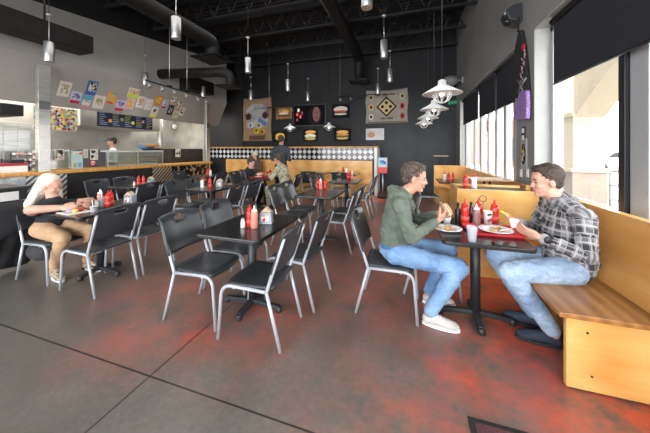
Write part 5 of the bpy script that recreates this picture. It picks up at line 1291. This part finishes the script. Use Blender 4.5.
# ---------------- things on the tables ----------------
proto = {}
def bottle(kind, x, y, z, label, rz=0, s=1.0):
    if kind not in proto:
        o = empty({'ketchup':'ketchup_bottle','sauce':'sauce_bottle','shaker':'salt_shaker','black':'pepper_shaker','caddy':'napkin_dispenser','white':'mustard_bottle'}[kind])
        if kind in ('ketchup','sauce','white'):
            body = {'ketchup':M_ketch,'sauce':M_sauce,'white':M_whitep}[kind]; capm = {'ketchup':M_ketch,'sauce':M_whitep,'white':M_red}[kind]
            MB().lathe([(.028,0),(.031,.006),(.031,.05),(.028,.075),(.031,.10),(.029,.125),(.022,.14)],20).build('body', body, o)
            q = MB().lathe([(.024,.14),(.024,.155),(.010,.162),(.004,.195),(0,.196)],16).build('nozzle_cap', capm, o)
            if kind == 'ketchup': MB().lathe([(.0313,.03),(.0318,.03),(.0318,.06),(.0313,.06)],20).build('label_band', mat('label_red',(.7,.1,.08),.5), o)
        elif kind in ('shaker','black'):
            MB().lathe([(.019,0),(.021,.004),(.019,.05),(.016,.06)],16).build('jar', M_whitep if kind=='shaker' else M_black, o); MB().lathe([(.017,.06),(.017,.07),(.010,.08),(0,.082)],16).build('cap', M_alu, o)
        else:
            MB().prism([(-.06,-.045,0),(.06,-.045,0),(.05,-.04,.11),(-.05,-.04,.11)],(0,.085,0)).build('case', mat('dispenser_grey',(.3,.32,.35),.35,.3), o, bevel=.006)
            MB().prism([(-.045,-.038,.111),(.045,-.038,.111),(0,-.038,.15)],(0,.07,0)).build('napkins', M_kraft, o)
            MB().box((0,-.048,.055),(.07,.003,.05)).build('front_card', paint([WHT,REDC,WHT,PNK],3,40), o)
        proto[kind] = o; first = True
    else: o = copy_tree(proto[kind])
    o.location = (x,y,z); o.rotation_euler = (0,0,rz); o.scale = (s,)*3
    tag(o, label, {'ketchup':'bottle','sauce':'bottle','white':'bottle','shaker':'shaker','black':'shaker','caddy':'napkin holder'}[kind]); return o
ZT = .7502
def cond(x, y, where, items, rz=0):
    for (k, dx, dy, adj) in items: bottle(k, x+dx, y+dy, ZT, '%s %s' % (adj, where), rz if k=='caddy' else 0)
std = [('ketchup',-.06,.0,'red ketchup bottle'),('sauce',.02,-.04,'pink squeeze bottle with white cap'),('caddy',.10,.06,'grey napkin holder'),('shaker',-.03,-.08,'white shaker')]
p = at_z(252,227,ZT); cond(p.x,p.y,'on the front empty table',[('ketchup',-.035,.02,'red ketchup bottle'),('sauce',.035,-.02,'pink squeeze bottle with white cap'),('caddy',.06,.14,'grey napkin holder'),('shaker',-.07,-.03,'white shaker')],.3)
p = at_z(321,189,ZT); cond(p.x,p.y,'on the table behind the front empty one',[('ketchup',-.06,.0,'left red ketchup bottle'),('sauce',.0,-.02,'pink squeeze bottle'),('ketchup',.06,.04,'right red ketchup bottle'),('black',-.1,.03,'dark shaker')])
p = at_z(350,179,ZT); cond(p.x,p.y,'on the third table of the right row',[('ketchup',-.05,.02,'red ketchup bottle'),('sauce',.05,.0,'pink squeeze bottle'),('ketchup',.0,.06,'rear red ketchup bottle')])
p = at_z(338,173,ZT); cond(-1.75,7.35,'on the end bench table',[('ketchup',-.03,.0,'red ketchup bottle'),('black',-.2,.02,'dark shaker'),('white',.05,.05,'white bottle with red cap')])
p = at_z(104,206,ZT); cond(p.x,p.y,'on the blond woman\'s table',[('sauce',-.10,.02,'pink squeeze bottle with white cap'),('ketchup',.04,.05,'taller looking red ketchup bottle'),('ketchup',.10,-.02,'front red ketchup bottle'),('shaker',-.03,-.06,'white shaker'),('caddy',.15,.2,'grey napkin holder')],.2)
p = at_z(205,188,ZT); cond(p.x,p.y,'on the middle row table',[('white',-.06,.0,'white bottle with red cap'),('ketchup',.07,.04,'red ketchup bottle'),('caddy',.15,.2,'grey napkin holder')],.2)
p = at_z(134,184,ZT); cond(-4.85,3.65,'on the table beside the black counter front',[('ketchup',.0,.0,'left red ketchup bottle'),('ketchup',.09,.03,'right red ketchup bottle'),('shaker',-.08,-.02,'white shaker'),('caddy',.06,.2,'grey napkin holder')])
cond(-5.0,5.6,'on the table beside the striped counter front',[('ketchup',.0,.0,'red ketchup bottle'),('white',.08,.02,'white bottle with red cap')])
cond(.85,6.3,'on the far window table',[('ketchup',.0,.0,'red ketchup bottle'),('ketchup',.1,.06,'second red ketchup bottle'),('white',-.08,.04,'white bottle with red cap')])
# bottles on the divider tray
bottle('ketchup', .68,3.62,.946,'red ketchup bottle standing on the booth divider tray'); bottle('white', .78,3.66,.946,'white bottle with red cap on the booth divider tray')
# things on the men's table
def tray(x,y,w,d,rz,label,m):
    o = empty('serving_tray',(x,y,ZT),rz,label,'tray'); b=MB()
    def ringpts(w,d,z,r=.04): 
        P=[]
        for (cx,cy,a0) in ((w/2-r,d/2-r,0),(-w/2+r,d/2-r,90),(-w/2+r,-d/2+r,180),(w/2-r,-d/2+r,270)):
            for k in range(5): a=math.radians(a0+90*k/4); P.append((cx+r*math.cos(a),cy+r*math.sin(a),z))
        return P
    R_=[ringpts(w*.9,d*.88,0),ringpts(w,d,.022),ringpts(w*1.02,d*1.03,.022),ringpts(w*1.02,d*1.03,.016)]
    vs=sum(R_,[]); n=20; fs=[tuple(range(n))]+[(i*n+k,i*n+(k+1)%n,(i+1)*n+(k+1)%n,(i+1)*n+k) for i in range(3) for k in range(n)]
    q=b.add(vs,fs,False).build('tray',m,o); q.modifiers.new('s','SOLIDIFY').thickness=.003; return o
tray(.66,2.46,.40,.30,.05,'red serving tray with a plate before the man in plaid',M_redtray)
def plate(x,y,z,r,label,food):
    o = empty('plate',(x,y,z),0,label,'plate')
    MB().lathe([(0,.004),(r*.65,.004),(r*.75,.010),(r,.018),(r,.021),(r*.72,.014),(r*.6,.008),(0,.008)],28).build('plate', M_whitep, o)
    random.seed(int(r*1000)+len(label))
    for k in range(food):
        a=random.uniform(0,6.28); q=random.uniform(0,r*.5)
        MB().sphere((q*math.cos(a),q*math.sin(a),.016),(.022,.018,.009),8,5).build('food_scrap', pmat([TAN,(.5,.28,.1),(.6,.45,.2),(.45,.2,.08)][k%4]), o)
    return o
pp = at_z(447,227.5,.77); plate(pp.x,pp.y,.7505,.115,'white plate with food scraps before the man in the green hoodie',9)
plate(.68,2.46,.757,.125,'white plate of leftovers on the red tray',8)
o = MB().tube([(0,0,0),(.05,.0,.012),(.11,.02,.03)],[.006,.003,.003],7).build('plastic_fork', M_whitep); o.location=(.70,2.42,.776); tag(o,'white plastic fork on the plate of leftovers','fork')
pp = at_z(472,241,ZT); o = empty('plastic_cup',(pp.x,pp.y,ZT),0,'clear plastic cup near the front edge of the men\'s table','cup')
MB().lathe([(.027,0),(.037,.105),(.039,.108),(.036,.108),(.026,.004),(0,.004)],24).build('cup',M_cup,o); MB().lathe([(0,.006),(.027,.006),(.031,.045),(0,.045)],20).build('water',M_cup,o)
pp = at_z(505,245,ZT); o = empty('smartphone',(pp.x,pp.y,ZT),.0,'black smartphone lying at the right front of the men\'s table','phone')
MB().box((0,0,.0045),(.15,.072,.008)).build('case',M_black,o,bevel=.003); MB().box((0,0,.0088),(.142,.066,.0006)).build('screen',mat('phone_glass',(.01,.01,.012),.08),o)
pp = at_z(426,240,ZT); 
pp = at_z(449.5,227,ZT); o = empty('paper_cup',(.335,2.60,ZT),0,'small brown and white paper cup behind the plate','cup')
MB().lathe([(.026,0),(.036,.06),(.037,.062),(.034,.062),(.025,.004)],20).build('cup',M_whitep,o); MB().lathe([(0,.05),(.033,.05),(.033,.056),(0,.056)],20).build('brown_filling',pmat((.3,.13,.04)),o)
def at_y_x(px,y): return at_y(px,200,y).x
bottle('ketchup', at_y_x(465,2.66),2.66,ZT,'large red ketchup bottle left of the sauce cluster on the men\'s table',0,1.15)
bottle('ketchup', at_y_x(478.5,2.78),2.78,ZT,'red ketchup bottle behind the brown squeeze bottle',0,1.12)
bottle('ketchup', at_y_x(494.5,2.74),2.74,ZT,'red ketchup bottle at the right of the menu card cup',0,1.12)
o = bottle('sauce', at_y_x(476.5,2.62),2.62,ZT,'brown squeeze bottle with white cap in front of the red ones',0,1.0)
o.children[0].data = o.children[0].data.copy(); o.children[0].data.materials[0] = M_bbq
M_bk = mat('black_bottle',(.02,.02,.025),.25)
for px, y, lab in ((458,2.72,'black sauce bottle at the far left of the sauce cluster'),(471,2.80,'black sauce bottle between two red ones')):
    o = empty('sauce_bottle',(at_y_x(px,y),y,ZT),0,lab,'bottle'); MB().lathe([(.026,0),(.028,.005),(.028,.10),(.012,.13),(.011,.155)],18).build('body',M_bk,o); MB().lathe([(.013,.155),(.013,.175),(0,.176)],14).build('cap',M_bk,o)
x_ = at_y_x(488,2.66); o = empty('soda_cup',(x_,2.66,ZT),0,'white paper cup with red and black print in the sauce cluster','cup')
MB().lathe([(.028,0),(.037,.125),(.039,.128),(.036,.128),(.027,.004),(0,.004)],24).build('cup',M_whitep,o)
MB().prism([(-.012,-.0345,.03),(.022,-.034,.05),(.024,-.036,.075),(-.016,-.036,.055)],(0,-.003,0)).build('red_print',pmat((.5,.03,.03)),o); MB().prism([(-.012,-.037,.09),(.02,-.037,.10),(.012,-.038,.115),(-.014,-.038,.105)],(0,-.003,0)).build('black_print',M_black,o)
o = empty('wire_caddy',(at_y_x(483,2.70),2.70,ZT),0,'black wire caddy with a ring handle among the sauces','caddy')
MB().tube([(0,0,0),(0,0,.20)],.003,6).build('stem',M_darkmetal,o); MB().tube([(.028*math.cos(t),0,.228+.028*math.sin(t)) for t in [2*math.pi*i/24 for i in range(25)]],.003,6,False).build('ring_handle',M_darkmetal,o)
MB().tube([(-.075,-.05,.004),(.075,-.05,.004),(.075,.06,.004),(-.075,.06,.004),(-.075,-.05,.004)],.003,6).tube([(-.075,-.0,.004),(.075,-.0,.004)],.003,6).build('base_wire',M_darkmetal,o)
# blond woman's meal
o = empty('food_basket',(-3.42,1.88,ZT),0,'white paper lined meal under the blond woman\'s hands','meal')
MB().prism([(-.13,-.10,0),(.11,-.12,0),(.14,.08,0),(-.10,.11,0)],(0,0,.006)).build('paper_liner',M_paper,o)
for k,(dx,dy,m) in enumerate(((-.04,0,pmat(TAN)),(.03,.03,pmat((.5,.05,.04))),(.05,-.03,M_bun),(-.02,.05,M_lettuce),(.0,-.05,pmat(PUR)))): MB().sphere((dx,dy,.025),(.035,.03,.02),12,7).build('food_piece',m,o)
o = empty('paper_cup',(-3.52,2.2,ZT),0,'white paper cup with a straw beyond the blond woman\'s hands','cup'); MB().lathe([(.03,0),(.042,.10),(.043,.10),(.04,.10),(.03,.004)],20).build('cup',M_whitep,o); MB().tube([(0,0,.02),(-.01,0,.18)],.004,6).build('straw',M_whitep,o)
o = empty('paper_cup',(-3.25,1.95,ZT),0,'white cup with a spoon right of the blond woman\'s meal','cup'); MB().lathe([(.026,0),(.036,.06),(.037,.06),(.034,.06),(.025,.004)],20).build('cup',M_whitep,o); MB().tube([(0,0,.02),(-.03,0,.13)],.004,6).build('spoon',M_whitep,o)
# soldier's table
tray(-3.5,5.62,.36,.30,0,'red tray in front of the woman in the black jacket',M_redtray); tray(-3.17,5.70,.22,.34,.0,'red tray in front of the soldier',M_redtray)
plate(-3.5,5.62,.757,.10,'white plate on the tray of the woman in the black jacket',6); plate(-3.17,5.70,.757,.09,'white plate on the tray of the soldier',6)
bottle('ketchup',-3.35,5.95,ZT,'red ketchup bottle between the soldier and the woman in black'); bottle('white',-3.27,5.98,ZT,'white bottle with red cap beside the soldier\'s tray')
o = empty('soda_cup',(-3.33,5.80,ZT),0,'red paper cup in the middle of the soldier\'s table','cup'); MB().lathe([(.03,0),(.042,.14),(.043,.14),(.04,.14),(.03,.004)],20).build('cup',M_red,o); MB().tube([(0,0,.02),(-.01,0,.21)],.004,6).build('straw',M_whitep,o)
